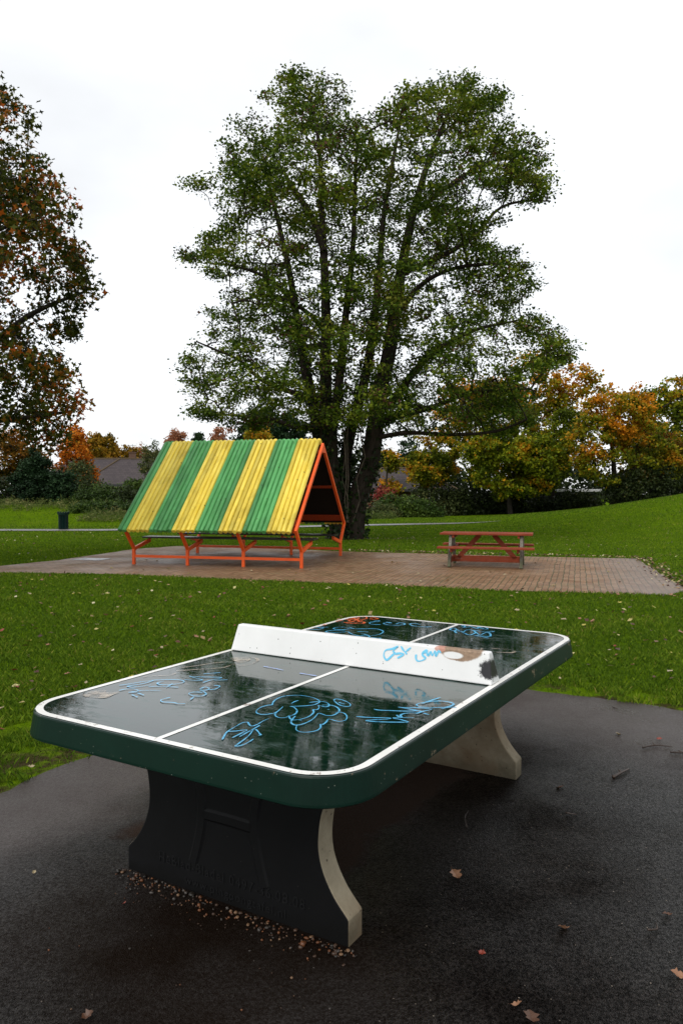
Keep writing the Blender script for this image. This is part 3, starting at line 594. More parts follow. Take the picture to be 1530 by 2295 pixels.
def text3d(name, s, size, x, z, parent, mat, u=.3985, sx=1.0):
    cu = bpy.data.curves.new(name, 'FONT'); cu.body = s; cu.size = size; cu.extrude = .0016; cu.align_x = 'CENTER'; cu.space_character = 1.15; cu.resolution_u = 3
    o = bpy.data.objects.new(name, cu); COL.objects.link(o)
    dg = bpy.context.evaluated_depsgraph_get(); me = bpy.data.meshes.new_from_object(o.evaluated_get(dg))
    bpy.data.objects.remove(o)
    q = link(name, me, mat, parent); q.rotation_euler = (pi / 2, 0, 0); q.location = (x, u, z); q.scale = (sx, 1, 1); return q
text3d('lettering', 'HeBlad-Bladel 0497-36.08.08', .058, .0, .085, leg1, M_LETTER, sx=.93)
text3d('lettering', 'www.pingpongtafel.nl', .05, .03, .028, leg1, M_LETTER)

# graffiti strokes on slab and net
def strokes(name, S, w, mat, parent, on='top', fill=False, lift=.0028):
    mb = MB()
    for n_, s in enumerate(S):
        q = crom(s, 6); L = []
        lf = lift + .00012 * n_
        def P(a, b):
            if on == 'top': return (a, b, TH + lf)
            return (a, 1.318 + b * .034 / .14 - lf * .97, TH + b + lf * .25)
        if fill:
            mb.face([P(*x) for x in q]); continue
        for i, p in enumerate(q):
            a, b = q[max(i - 1, 0)], q[min(i + 1, len(q) - 1)]; d = Vector((b[0] - a[0], b[1] - a[1]))
            if d.length < 1e-6: d = Vector((1, 0))
            d.normalize(); nn = Vector((-d.y, d.x)); f = i / max(1, len(q) - 1)
            ww = .72 * w * (.45 + .55 * abs(math.cos(2.3 * n_ + 5.0 * f))) * (1 if .03 < f < .97 else .75)
            L.append((P(p[0] + nn.x * ww / 2, p[1] + nn.y * ww / 2), P(p[0] - nn.x * ww / 2, p[1] - nn.y * ww / 2)))
        for a, b in zip(L, L[1:]): mb.face([a[0], a[1], b[1], b[0]])
    return mb.build(name, mat, parent)
def paint(name, c, rough=.16, wear=.6, lo=.45, sc=30):
    t = NT(name); v = t.co(); n = t.noise(v, sc, 5, .7)
    t.set(color=c, rough=rough, spec=.5)
    tr = t.n('ShaderNodeBsdfTransparent'); mx = t.n('ShaderNodeMixShader')      # wears through to the slab
    t.put(mx.inputs[0], t.ramp(n, [(lo, 0.), (lo + .22, wear)]))
    t.t.links.new(t.b.outputs[0], mx.inputs[1]); t.t.links.new(tr.outputs[0], mx.inputs[2]); t.t.links.new(mx.outputs[0], t.out.inputs[0]); return t.m
M_BLUE = paint('blue_spray_paint', (.10, .43, .70)); M_BLUE2 = paint('bright_blue_paint', (.16, .56, .80), .3, .12, .5)
M_ORNG = paint('orange_spray_paint', (.75, .13, .03)); M_CREAM = paint('cream_paint_patch', (.40, .33, .25), .08, .85, .34, 14); M_PALEB = paint('pale_blue_marker', (.22, .36, .78))
for nm, w, lab in (('bubble', .0105, 'blue bubble outline drawing'), ('tagleft', .0105, 'spiky blue tag by the centre line'), ('tagright', .0135, 'zigzag blue tag near the right edge'), ('scrawl', .011, 'faint blue scrawl near the left edge'), ('scrawl2', .012, 'small blue tags left of the net'), ('farscript', .018, 'blue looping script beyond the net'), ('farcloud', .018, 'blue cloud outline beyond the net'), ('farright', .018, 'blue letters at the far end')):
    strokes('graffiti', G[nm], w, M_BLUE, top)['label'] = lab
strokes('graffiti', G['orange'], .026, M_ORNG, top)['label'] = 'orange scribble in the far corner'
for i_, q_ in enumerate(G['creamblob']): strokes('paint_patch', [q_], 0, M_CREAM, top, fill=True, lift=.0021)['label'] = ('cream paint blotch near the left corner', 'cream paint blotch beside the net')[i_]
for i_, q_ in enumerate(G['creamstroke']): strokes('paint_streak', [q_], .024, M_CREAM, top, lift=.0022 + .0001 * i_)
strokes('graffiti', [[(-.35, 1.10), (-.22, 1.085)], [(-.12, 1.075), (-.02, 1.07)]], .016, M_PALEB, top)['label'] = 'two short pale blue dashes before the net'
strokes('graffiti', G['net1'], .014, M_BLUE2, net, 'net', lift=.0025)['label'] = 'bright blue tag on the near face'
strokes('graffiti', G['net2'], .014, M_BLUE2, net, 'net', lift=.0025)['label'] = 'bright blue tag beside the burn mark'

# pebbles washed against the near leg
def pebble(mb, c, r):
    a = RND.random() * 6; vs = []; q = Matrix.Rotation(a, 3, 'Z')
    sx, sy, sz = r * RND.uniform(.8, 1.4), r * RND.uniform(.7, 1.1), r * RND.uniform(.5, .9)
    for i, (zz, rr) in enumerate(((-1, .0), (-.6, .8), (.1, 1.0), (.7, .65), (1, .0))):
        for j in range(7): vs.append(q @ Vector((math.cos(j * 2 * pi / 7) * rr * sx * RND.uniform(.85, 1.1), math.sin(j * 2 * pi / 7) * rr * sy * RND.uniform(.85, 1.1), zz * sz)) + Vector(c))
    mb.add(vs, [(i * 7 + j, i * 7 + (j + 1) % 7, (i + 1) * 7 + (j + 1) % 7, (i + 1) * 7 + j) for i in range(4) for j in range(7)], RND.choice([0, 0, 1, 1, 2, 3, 4]))
MP = [plain('pebble_brown', (.04, .02, .011), .4), plain('pebble_orange', (.11, .038, .012), .4), plain('pebble_tan', (.15, .085, .045), .4), plain('pebble_grey', (.05, .042, .036), .4), plain('pebble_dark', (.014, .011, .008), .4)]
mb = MB()
for i in range(290):
    vv = RND.uniform(-.56, .6); d = abs(RND.gauss(0, .045)) + .004
    if RND.random() < .25: d *= 2.6
    if abs(vv) > .5: d *= .7
    r = RND.choice([.003, .0035, .004, .005, .006, .008]) * (1 if d < .12 else .6)
    if RND.random() < .03: r = .014
    x, y = from_table(vv, .392 - d); pebble(mb, (x, y, .004 + r * .45), r)
for i in range(45):
    vv, uu = RND.uniform(-.9, 1.3), RND.uniform(-.6, .3); x, y = from_table(vv, uu); r = RND.choice([.002, .003, .004]); pebble(mb, (x, y, .004 + r * .4), r)
tag(mb.build('pebbles', MP, smooth=True), 'brown and orange pebbles washed along the foot of the black table leg', 'pebbles', kind='stuff')
# ================================================================== STRIPED SHELTER
S_A = -.25
sh = empty('picnic_shelter', (-2.365, 18.305, .006), S_A, 'open A-frame shelter of yellow and green striped logs on orange steel legs', 'shelter')
Wp, Kw, hk, ha, hj, sp = 1.672, 2.087, .845, 2.785, .373, 1.324
t = NT('orange_paint'); v = t.co()
c = t.ramp(t.noise(v, 3, 4), [(.3, (.74, .082, .008)), (.7, (.88, .12, .012))])
c = t.mix(t.ramp(t.noise(v, 14, 6, .7), [(.64, 0.), (.72, .7)]), c, (.12, .03, .015))
t.set(color=c, rough=.38, spec=.45); M_ORANGE = t.m
def logmat(name, c0, c1):
    t = NT(name); v = t.co(); s = t.sep(v)
    c = t.ramp(t.noise(t.mapping(v, (9.1, 1.2, 1.2)), 1.6, 4), [(.3, c0), (.7, c1)])
    dirt = t.noise(t.mapping(v, (1.5, .55, .55)), 1.2, 7, .72, .4)
    c = t.mix(t.ramp(dirt, [(.5, 0.), (.68, .62)]), c, tuple(x * .42 for x in c0))
    kn = t.math('MULTIPLY', t.ramp(t.voro(v, 6.5), [(.09, 1.), (.16, 0.)]), t.ramp(t.sep(t.voro(v, 6.5, out='Color'))[1], [(.72, 0.), (.76, 1.)]))
    c = t.mix(t.math('MULTIPLY', kn, .7), c, (.05, .035, .015))
    c = t.mix(t.math('MULTIPLY', t.ramp(t.noise(t.mapping(v, (40, 6, 6)), 1, 5, .7), [(.6, 0.), (.75, .6)]), 1), c, tuple(x * .35 for x in c0))
    c = t.mix(1., c, t.ramp(t.n('ShaderNodeAttribute', attribute_name='tint').outputs['Fac'], [(0., .60), (.45, .9), (1., 1.08)]), 'MULTIPLY')
    fine = t.noise(t.mapping(v, (60, 4, 4)), 1, 4)
    t.set(color=c, rough=.45, spec=.35); t.bump(fine, .4, .004); return t.m
M_YEL = logmat('yellow_log_paint', (.76, .55, .04), (.90, .72, .12)); M_GRN = logmat('green_log_paint', (.062, .27, .065), (.115, .40, .13))
M_UNDER = plain('bare_dark_timber', (.012, .009, .007), .8, .2)
sl = math.atan2(ha - hk, Kw); slope_len = math.hypot(Kw, ha - hk)
PAT = ['g'] * 2 + ['y'] * 5 + ['g'] * 5 + ['y'] * 5 + ['g'] * 5 + ['y'] * 5 + ['g'] * 5 + ['y'] * 5
L0, L1 = -1.5 * sp - .06, 1.5 * sp - .045; pitch = (L1 - L0) / len(PAT)
for side in (-1, 1):
    mb = MB(); dv = Vector((0, side * Kw, hk - ha)).normalized(); nv = Vector((0, side * (ha - hk), Kw)).normalized()
    for i, ch in enumerate(PAT):
        x = L0 + pitch * (i + .5); r = pitch / 2 * RND.uniform(.97, 1.03)
        a = Vector((x, 0, ha)) + nv * .075 + dv * (.0 if side < 0 else -.045) + dv * RND.uniform(-.008, .008); b = a + dv * (slope_len + .17 + RND.uniform(-.004, .004))
        pts = [a + (b - a) * f + nv * RND.uniform(-.003, .003) for f in (0, .006, .33, .66, .994, 1)]
        mb.tube(pts, [r * .8, r, r * RND.uniform(.97, 1.02), r * RND.uniform(.97, 1.02), r, r * .85], 10, 0 if ch == 'y' else 1)
    # boarding under the logs
    a = Vector((0, 0, ha)) + nv * .012 + dv * .06; b = a + dv * (slope_len - .02)
    mb.bar(a + Vector((L0 + .02, 0, 0)) + (b - a) / 2, a + Vector((L1 - .02, 0, 0)) + (b - a) / 2, slope_len - .06, .018, nv, 2)
    o = mb.build('roof_slope', [M_YEL, M_GRN, M_UNDER], sh)
    at_ = o.data.attributes.new('tint', 'FLOAT', 'FACE'); tv = [.5] * len(o.data.polygons); nf = (len(tv) - 6) // len(PAT)
    for i in range(len(PAT)):
        q = RND.uniform(.1, 1.)
        for j in range(nf): tv[i * nf + j] = q
    at_.data.foreach_set('value', tv)
    me = o.data; sm = [len(p.vertices) == 4 and p.material_index < 2 for p in me.polygons]; me.polygons.foreach_set('use_smooth', sm)
bw = .068
for i, k in enumerate((-1.5, -.5, .5, 1.5)):
    x = k * sp; mb = MB()
    for s in (-1, 1):
        mb.bar((x, s * Wp, -.02), (x, s * Wp, hj + .02), .066, .06, (0, 1, 0))
        mb.bar((x, s * Wp, hj - .01), (x, s * Kw, hk), .062, .068, (0, 1, 0))
        e = Vector((x, s * Kw, hk)); a = Vector((x, 0, ha)); n_ = Vector((0, s * (ha - hk), Kw)).normalized()
        mb.bar(e - n_ * .036 + (e - a).normalized() * .02, a - n_ * .036, .064, .068, n_)
        mb.bar((x, s * (Wp - .02), hj - .02), (x, s * .93, .50), .058, .08, (0, 0, 1))
        mb.bar((x, s * .945, .49), (x, s * .945, .553), .056, .05, (0, 1, 0))
    # gusset at the apex
    q = [(0, ha - .035), (-.19, ha - .235), (.19, ha - .235)]
    mb.loft([[(x - .037, a, b) for a, b in q], [(x + .037, a, b) for a, b in q]])
    o = bevel(mb.build('frame', M_ORANGE, sh), .005, 1)
for s in (-1, 1):
    mb = MB()
    for j in range(3): mb.bar(((-1.5 + j) * sp + .034, s * Wp, .185), ((-.5 + j) * sp - .034, s * Wp, .185), .045, .06)
    mb.build('rail', M_ORANGE, sh)
M_SEAT = plain('black_seat_boards', (.012, .012, .012), .3, .5)
for s in (-1, 1):
    mb = MB()
    for j in (-1, 1): mb.bar((-1.5 * sp - .12, s * .9 + j * .095, .574), (1.5 * sp + .10, s * .9 + j * .095, .574), .175, .04)
    bevel(mb.build('bench_seat', M_SEAT, sh), .006, 2)
M_DKORANGE = plain('rust_orange_boards', (.33, .045, .012), .5, .35)
for s in (-1, 1):
    n_ = Vector((0, s * (ha - hk), Kw)).normalized(); dv = Vector((0, s * Kw, hk - ha)).normalized()
    for f, h in ((.93, .20), (.52, .07), (.1, .07)):
        p = Vector((0, 0, ha)) + dv * slope_len * f - n_ * .02
        mb = MB(); mb.bar(p + Vector((-1.5 * sp + .04, 0, 0)), p + Vector((1.5 * sp - .04, 0, 0)), .03, h, dv)
        mb.build('purlin', M_DKORANGE, sh)

# ================================================================== PICNIC TABLE
pt = empty('picnic_table', (3.2, 16.72, .006), -.27, 'red painted wooden picnic table with attached benches and bare grey legs on the paving', 'picnic table')
t = NT('worn_red_timber'); v = t.co()
gr = t.noise(t.mapping(v, (2.2, 26, 26)), 1.4, 6, .65)
c = t.ramp(t.noise(v, 5, 4), [(.3, (.18, .034, .014)), (.7, (.26, .054, .024))])
c = t.mix(t.ramp(gr, [(.56, 0.), (.72, .7)]), c, (.20, .13, .10)); t.set(color=c, rough=.6, spec=.15); t.bump(gr, .4, .004); M_RED = t.m
t = NT('weathered_timber'); v = t.co(); gr = t.noise(t.mapping(v, (30, 30, 3)), 1.2, 6, .65)
c = t.ramp(gr, [(.3, (.085, .075, .055)), (.7, (.27, .25, .21))]); c = t.mix(t.maprange(t.sep(v)[2], .35, .02, 0, .7), c, (.075, .085, .035))
t.set(color=c, rough=.8, spec=.2); t.bump(gr, .5, .006); M_GREY = t.m
mb = MB()
for j in range(5): mb.box((0, (j - 2) * .142, .715 + RND.uniform(-.002, .002)), (1.98, .136, .042))
bevel(mb.build('tabletop', M_RED, pt), .006, 2)
for s in (-1, 1):
    mb = MB()
    for j in (-1, 1): mb.box((-.02 * s, s * .62 + j * .071, .438), (2.03, .136, .042))
    bevel(mb.build('bench_seat', M_RED, pt), .006, 2)
for x in (-.76, .76):
    for s in (-1, 1):
        mb = MB(); mb.bar((x, s * .50, -.01), (x, s * .19, .692), .062, .14, (0, 1, 0)); bevel(mb.build('leg', M_GREY, pt), .008, 2)
    xi = x - .062 * (1 if x > 0 else -1)
    mb = MB(); mb.bar((xi, -.70, .392), (xi, .70, .392), .045, .10); bevel(mb.build('seat_support', M_RED, pt), .005, 1)
    mb = MB(); mb.bar((xi, -.33, .665), (xi, .33, .665), .045, .07); bevel(mb.build('top_support', M_RED, pt), .005, 1)
    mb = MB(); mb.bar((x * .82, .0, .17), (x * .20, .0, .69), .045, .10, (1, 0, 0)); bevel(mb.build('brace', M_RED, pt), .005, 1)
mb = MB(); mb.bar((-.72, -.0, .155), (.72, -.0, .155), .045, .135); mb.bar((-.742, -.38, .155), (-.742, .38, .155), .045, .12); mb.bar((.742, -.38, .155), (.742, .38, .155), .045, .12)
bevel(mb.build('foot_rail', M_RED, pt), .005, 1)

# ================================================================== LITTER BIN
bn = empty('litter_bin', (-12.22, 33.35, 0), .2, 'dark green fluted litter bin beside the far footpath', 'litter bin')
t = NT('bin_green_plastic'); v = t.co(); t.set(color=t.ramp(t.noise(v, 8, 4), [(.3, (.004, .017, .014)), (.7, (.008, .028, .022))]), rough=.4, spec=.2); M_BIN = t.m
def ring(r0, r1, z, n=20):
    return [((r0 if j % 2 else r1) * math.cos(2 * pi * j / (2 * n)), (r0 if j % 2 else r1) * math.sin(2 * pi * j / (2 * n)), z) for j in range(2 * n)]
mb = MB(); mb.loft([ring(.168, .205, .0), ring(.17, .21, .05), ring(.172, .212, .66), ring(.195, .212, .67)], cap1=False); mb.build('body', M_BIN, bn)
mb = MB(); nseg = 14; L = []
for j in range(nseg * 2):
    a = 2 * pi * (j + .5) / (nseg * 2); hi = .80 if j % 2 else .755
    mb.box((math.cos(a) * .235, math.sin(a) * .235, (.665 + hi) / 2), (.03, .056, hi - .665), 0, Matrix.Rotation(a, 3, 'Z') @ Matrix.Rotation(.2, 3, 'Y'))
mb.build('rim', M_BIN, bn)
mb = MB(); mb.tube([(0, 0, .60), (0, 0, .70)], .185, 20); mb.build('lid', M_BIN, bn)

# drain cover set in the paving
mb = MB(); mb.box((0, 0, .012), (.75, .5, .014)); mb.box((-.2, 0, .022), (.05, .12, .008)); mb.box((.2, 0, .022), (.05, .12, .008))
o = mb.build('drain_cover', plain('grey_cover_plate', (.34, .34, .35), .3, .5)); o.location = (-6.05, 18.35, 0); o.rotation_euler = (0, 0, -.3)
tag(o, 'pale grey drain cover plate in the left end of the paving', 'drain cover')
# ================================================================== TREES
def colonize(seeds, att, step, kill, infl=6., maxit=120, jit=.18, up=.0):
    """space colonisation. seeds: list of (points, r0, r1). returns P, parent, seed radius"""
    P = []; par = []; SR = []
    for pts, r0, r1 in seeds:
        pts = [np.array(p, float) for p in pts]; segs = []
        cr = [np.array(q) for q in crom([tuple(p) for p in pts], 4)] if len(pts) > 2 else pts
        L = [0.]
        for a, b in zip(cr, cr[1:]): L.append(L[-1] + np.linalg.norm(b - a))
        m = max(2, int(L[-1] / (step * 1.2)) + 1)
        base = -1
        if P:
            d = np.linalg.norm(np.array(P) - cr[0], axis=1); j = int(d.argmin())
            if d[j] < 1.2: base = j
        for i in range(m):
            s = L[-1] * i / (m - 1); k = min(np.searchsorted(L, s, 'right') - 1, len(cr) - 2); f = (s - L[k]) / max(1e-9, L[k + 1] - L[k])
            P.append(cr[k] + (cr[k + 1] - cr[k]) * f); par.append(base if i == 0 else len(P) - 2); SR.append(r0 + (r1 - r0) * i / (m - 1))
    P = np.array(P); att = np.asarray(att, float)
    D = np.full(len(att), 1e9); I = np.zeros(len(att), int)
    for i0 in range(0, len(P), 200):
        d = np.linalg.norm(att[:, None] - P[None, i0:i0 + 200], axis=2); j = d.argmin(1); dm = d[np.arange(len(att)), j]
        u = dm < D; D[u] = dm[u]; I[u] = j[u] + i0
    alive = D > kill; P = list(P)
    for it in range(maxit):
        a = np.nonzero(alive & (D < infl))[0]
        if not len(a): break
        PA = np.array(P); idx = I[a]; dirs = att[a] - PA[idx]; dirs /= np.linalg.norm(dirs, axis=1)[:, None] + 1e-9
        S = np.zeros((len(P), 3)); np.add.at(S, idx, dirs); un = np.unique(idx)
        dv = S[un]; dv /= np.linalg.norm(dv, axis=1)[:, None] + 1e-9
        dv += rng.standard_normal(dv.shape) * jit; dv[:, 2] += up; dv /= np.linalg.norm(dv, axis=1)[:, None] + 1e-9
        new = PA[un] + dv * step; b = len(P)
        P += list(new); par += list(un); SR += [0.] * len(new)
        al = np.nonzero(alive)[0]
        for i0 in range(0, len(new), 300):
            d = np.linalg.norm(att[al][:, None] - new[None, i0:i0 + 300], axis=2); j = d.argmin(1); dm = d[np.arange(len(al)), j]
            u = dm < D[al]; D[al[u]] = dm[u]; I[al[u]] = j[u] + i0 + b
        alive &= D > kill
    return np.array(P), np.array(par), np.array(SR)

def radii(P, par, SR, tip, ex=2.4):
    n = len(P); acc = np.zeros(n); r = np.zeros(n)
    for i in range(n - 1, -1, -1):
        r[i] = max(acc[i] ** (1 / ex) if acc[i] > 0 else tip, tip)
        if SR[i] > 0: r[i] = SR[i]
        if par[i] >= 0 and SR[i] == 0: acc[par[i]] += r[i] ** ex
    return r

def limbs(P, par, r, k=5, flare=None):
    """all branch segments as tapered prisms in one array"""
    c = np.nonzero(par >= 0)[0]; a = P[par[c]]; b = P[c]; ra = np.minimum(r[par[c]], r[c] * 1.35); rb = r[c]
    d = b - a; d /= np.linalg.norm(d, axis=1)[:, None] + 1e-9
    ref = np.where(np.abs(d[:, 2:3]) > .9, np.array([[1., 0, 0]]), np.array([[0, 0, 1.]]))
    x = np.cross(d, ref); x /= np.linalg.norm(x, axis=1)[:, None] + 1e-9; y = np.cross(d, x)
    V = []
    for p, q in ((a - d * (ra * .3)[:, None], ra), (b + d * (rb * .2)[:, None], rb)):
        for j in range(k):
            an = 2 * pi * j / k; V.append(p + (x * math.cos(an) + y * math.sin(an)) * q[:, None])
    V = np.stack(V, 1); m = len(c); F = []
    for j in range(k): F.append(np.stack([np.arange(m) * 2 * k + j, np.arange(m) * 2 * k + (j + 1) % k, np.arange(m) * 2 * k + k + (j + 1) % k, np.arange(m) * 2 * k + k + j], 1))
    return V.reshape(-1, 3), np.concatenate(F)

def leaves(C, size, spread, per, up=.5, aspect=.62, flat=1.0, shape=4):
    """leaf faces scattered round the centres C"""
    n = len(C) * per; c = np.repeat(C, per, 0) + rng.standard_normal((n, 3)) * np.array([spread, spread, spread * flat])
    nr = rng.standard_normal((n, 3)); nr[:, 2] += up * 2; nr /= np.linalg.norm(nr, axis=1)[:, None]
    t = rng.standard_normal((n, 3)); t -= nr * (t * nr).sum(1)[:, None]; t /= np.linalg.norm(t, axis=1)[:, None]; s = np.cross(nr, t)
    L = (size * (.65 + .7 * rng.random(n)))[:, None]; W = L * aspect
    if shape == 4: q = [c - t * L * .5, c + s * W * .5 - t * L * .05 + nr * L * .08, c + t * L * .5, c - s * W * .5 - t * L * .05 + nr * L * .08]
    else:   # lobed leaf, 8 corners
        q = [c - t * L * .55, c - t * L * .12 + s * W * .22, c + t * L * .02 + s * W * .62, c + t * L * .18 + s * W * .2, c + t * L * .55, c + t * L * .18 - s * W * .2, c + t * L * .02 - s * W * .62, c - t * L * .12 - s * W * .22]
    k = len(q); V = np.stack(q, 1).reshape(-1, 3)
    return V, np.arange(n * k).reshape(-1, k), c

def clump(c, f, ph=0.):
    x, y, z = c[:, 0] * f + ph, c[:, 1] * f + ph * 1.7, c[:, 2] * f + ph * .6
    return .5 + .25 * (np.sin(x + 1.7 * np.sin(y * .8)) * np.cos(z * 1.1 + np.sin(x * .7)) + np.sin(2.3 * z + 1.1 * x) * np.sin(1.9 * y + .5 * z))

BARK_DARK = barkmat('alder_bark', (.012, .009, .007), (.045, .034, .026))
BARK_MID = barkmat('oak_bark', (.016, .013, .010), (.05, .042, .034))

# ---- the big alder behind the shelter
YT = 26.6
def main_tree():
    root = empty('alder_tree', (.2, YT, 0), 0, 'tall many-stemmed green alder with ivy-clad trunks behind the striped shelter', 'tree')
    sil = np.array(SIL); zmin, zmax = sil[:, 1].min(), sil[:, 1].max(); xmin, xmax = sil[:, 0].min(), sil[:, 0].max()
    pts = np.stack([rng.uniform(xmin, xmax, 60000), rng.uniform(zmin, zmax, 60000)], 1); pts = pts[in_poly(pts[:, 0], pts[:, 1], SIL)]
    # row extents give each height its depth
    zb = np.linspace(zmin, zmax, 60); lo = np.zeros(60); hi = np.zeros(60)
    gx = np.linspace(xmin, xmax, 300)
    for i, z in enumerate(zb):
        m = in_poly(gx, np.full(300, np.clip(z, zmin + .05, zmax - .15)), SIL); lo[i] = gx[m].min() if m.any() else 0; hi[i] = gx[m].max() if m.any() else 0
    kz = np.ones(7) / 7; ce = np.convolve((lo + hi) / 2, kz, 'same'); hw = np.convolve((hi - lo) / 2, kz, 'same'); ce[:3] = ce[3]; ce[-3:] = ce[-4]
    c_ = np.interp(pts[:, 1], zb, ce); h_ = np.interp(pts[:, 1], zb, hw)
    dm = np.sqrt(np.clip(1 - ((pts[:, 0] - c_) / (h_ + .3)) ** 2, .02, 1)) * h_ * .85
    dy = (rng.random(len(pts)) * 2 - 1); dy = np.sign(dy) * np.abs(dy) ** .75 * dm
    A = np.stack([pts[:, 0] * (1 + dy / YT), YT + dy, 1.6156 + (pts[:, 1] - 1.6156) * (1 + dy / YT)], 1)
    cl = clump(A, 1.3, .4) + .7 * (clump(A, 3.1, 2.) - .5)
    keep = (cl > .585) & (A[:, 2] > 2.6); A = A[keep][:5600]
    nb = np.array([(np.abs(A - q).max(1) < .7).sum() for q in A]); A = A[nb > 9]
    seeds = []
    for pl, r0, r1, dyy in STEMS:
        n = len(pl); q = []
        for i, (x, z) in enumerate(pl):
            f = i / (n - 1); o = dyy * f * (2.2 if r0 > .15 else 1.6) if True else 0
            y = YT + o + (dyy * .25 if r0 > .15 else 0)
            q.append((x * (y / YT), y, max(-.1, 1.6156 + (z - 1.6156) * (y / YT))))
        if r0 > .15:
            b = q[0]; q[0] = (b[0], b[1], -.15)
        seeds.append((q, r0 * (1.3 if r0 > .15 else 1.1), r1 * 1.25))
    P, par, SR = colonize(seeds, A, .30, .34, maxit=70, jit=.22, up=.02)
    r = radii(P, par, SR, .012, 2.35)
    sc_ = YT / P[:, 1]; ins = in_poly(P[:, 0] * sc_, 1.6156 + (P[:, 2] - 1.6156) * sc_, SIL) | (SR > 0) | (P[:, 2] < 4)
    par_ = np.where(ins, par, -1)
    V, F = limbs(P, par_, r, 6)
    np_mesh('trunk', V - np.array(root.location), F, BARK_DARK, root)
    # leaves sit on thin twigs
    child = np.zeros(len(P), int)
    np.add.at(child, par[par >= 0], 1)
    tw = np.nonzero((r < .03) & (P[:, 2] > 2.3) & ins)[0]; C = P[tw]
    # dense flat sprays carried on the boughs, and loose leaves along the twigs
    S = A[rng.random(len(A)) < .37]; sv = rng.standard_normal(len(S))
    S = S + np.stack([np.zeros(len(S)), np.zeros(len(S)), .08 * np.ones(len(S))], 1)
    V1, F1, c1 = leaves(S, .105, 1.0, 62, .8, .75)
    off = c1 - np.repeat(S, 62, 0); sc = np.array([.20, .20, .095]); c1n = np.repeat(S, 62, 0) + off * sc
    V1 = V1 + np.repeat(c1n - c1, 4, 0); t1 = np.repeat(sv, 62) * .13
    V2, F2, c2 = leaves(C, .09, .10, 8, .5, .75)
    V = np.concatenate([V1, V2]); F = np.concatenate([F1, F2 + len(V1)]); c = np.concatenate([c1n, c2])
    tint = np.clip(.54 + .45 * (clump(c, 1.0, 1.) - .5) + np.concatenate([t1 + .05, np.full(len(c2), -.06)]) + .14 * rng.standard_normal(len(c)), 0, .90)
    red = (clump(c, .9, 5.) > .80) & (rng.random(len(c)) < .35); tint[red] = .97; br = (clump(c, 1.6, 7.) > .72) & (rng.random(len(c)) < .3); tint[br] = .99
    M = leafmat('alder_leaf', [(0., (.014, .030, .006)), (.35, (.042, .078, .010)), (.62, (.096, .148, .014)), (.84, (.21, .25, .020)), (.92, (.15, .14, .03)), (.96, (.085, .042, .026)), (1., (.10, .045, .034))], .22, .06)
    np_mesh('crown', V - np.array(root.location), F, M, root, tint=tint)
    # ivy round the lower trunks
    big = np.nonzero((SR > .1) & (P[:, 2] < 8.5) & (par >= 0))[0]
    C = []
    for i in big:
        z = P[i, 2]; nn = int(52 * (1 - z / 9.5) + 6)
        for _ in range(nn):
            a = RND.random() * 2 * pi; rr = SR[i] + abs(RND.gauss(.02, .09)); C.append((P[i, 0] + math.cos(a) * rr, P[i, 1] + math.sin(a) * rr, z + RND.uniform(-.18, .18)))
    V, F, c = leaves(np.array(C), .11, .04, 2, .2, .85)
    M = leafmat('ivy_leaf', [(0., (.006, .013, .004)), (.6, (.018, .036, .008)), (.92, (.035, .065, .012)), (1., (.10, .15, .02))], .12, .2)
    np_mesh('ivy', V - np.array(root.location), F, M, root, tint=np.clip(.4 + .25 * rng.standard_normal(len(c)), 0, 1))
    # hanging roots and dead vines on the trunk
    mb = MB()
    for k in range(5):
        x = RND.uniform(-.45, .5); q = [(x + RND.uniform(-.12, .12) + .07 * j * (1 if x > .2 else -.3), -.42 + RND.uniform(-.06, .06), .6 + j * .75) for j in range(7)]
        mb.tube(q, .018, 5)
    mb.build('vine_stem', barkmat('vine_bark', (.06, .045, .035), (.16, .13, .10)), root)
    return root
main_tree()

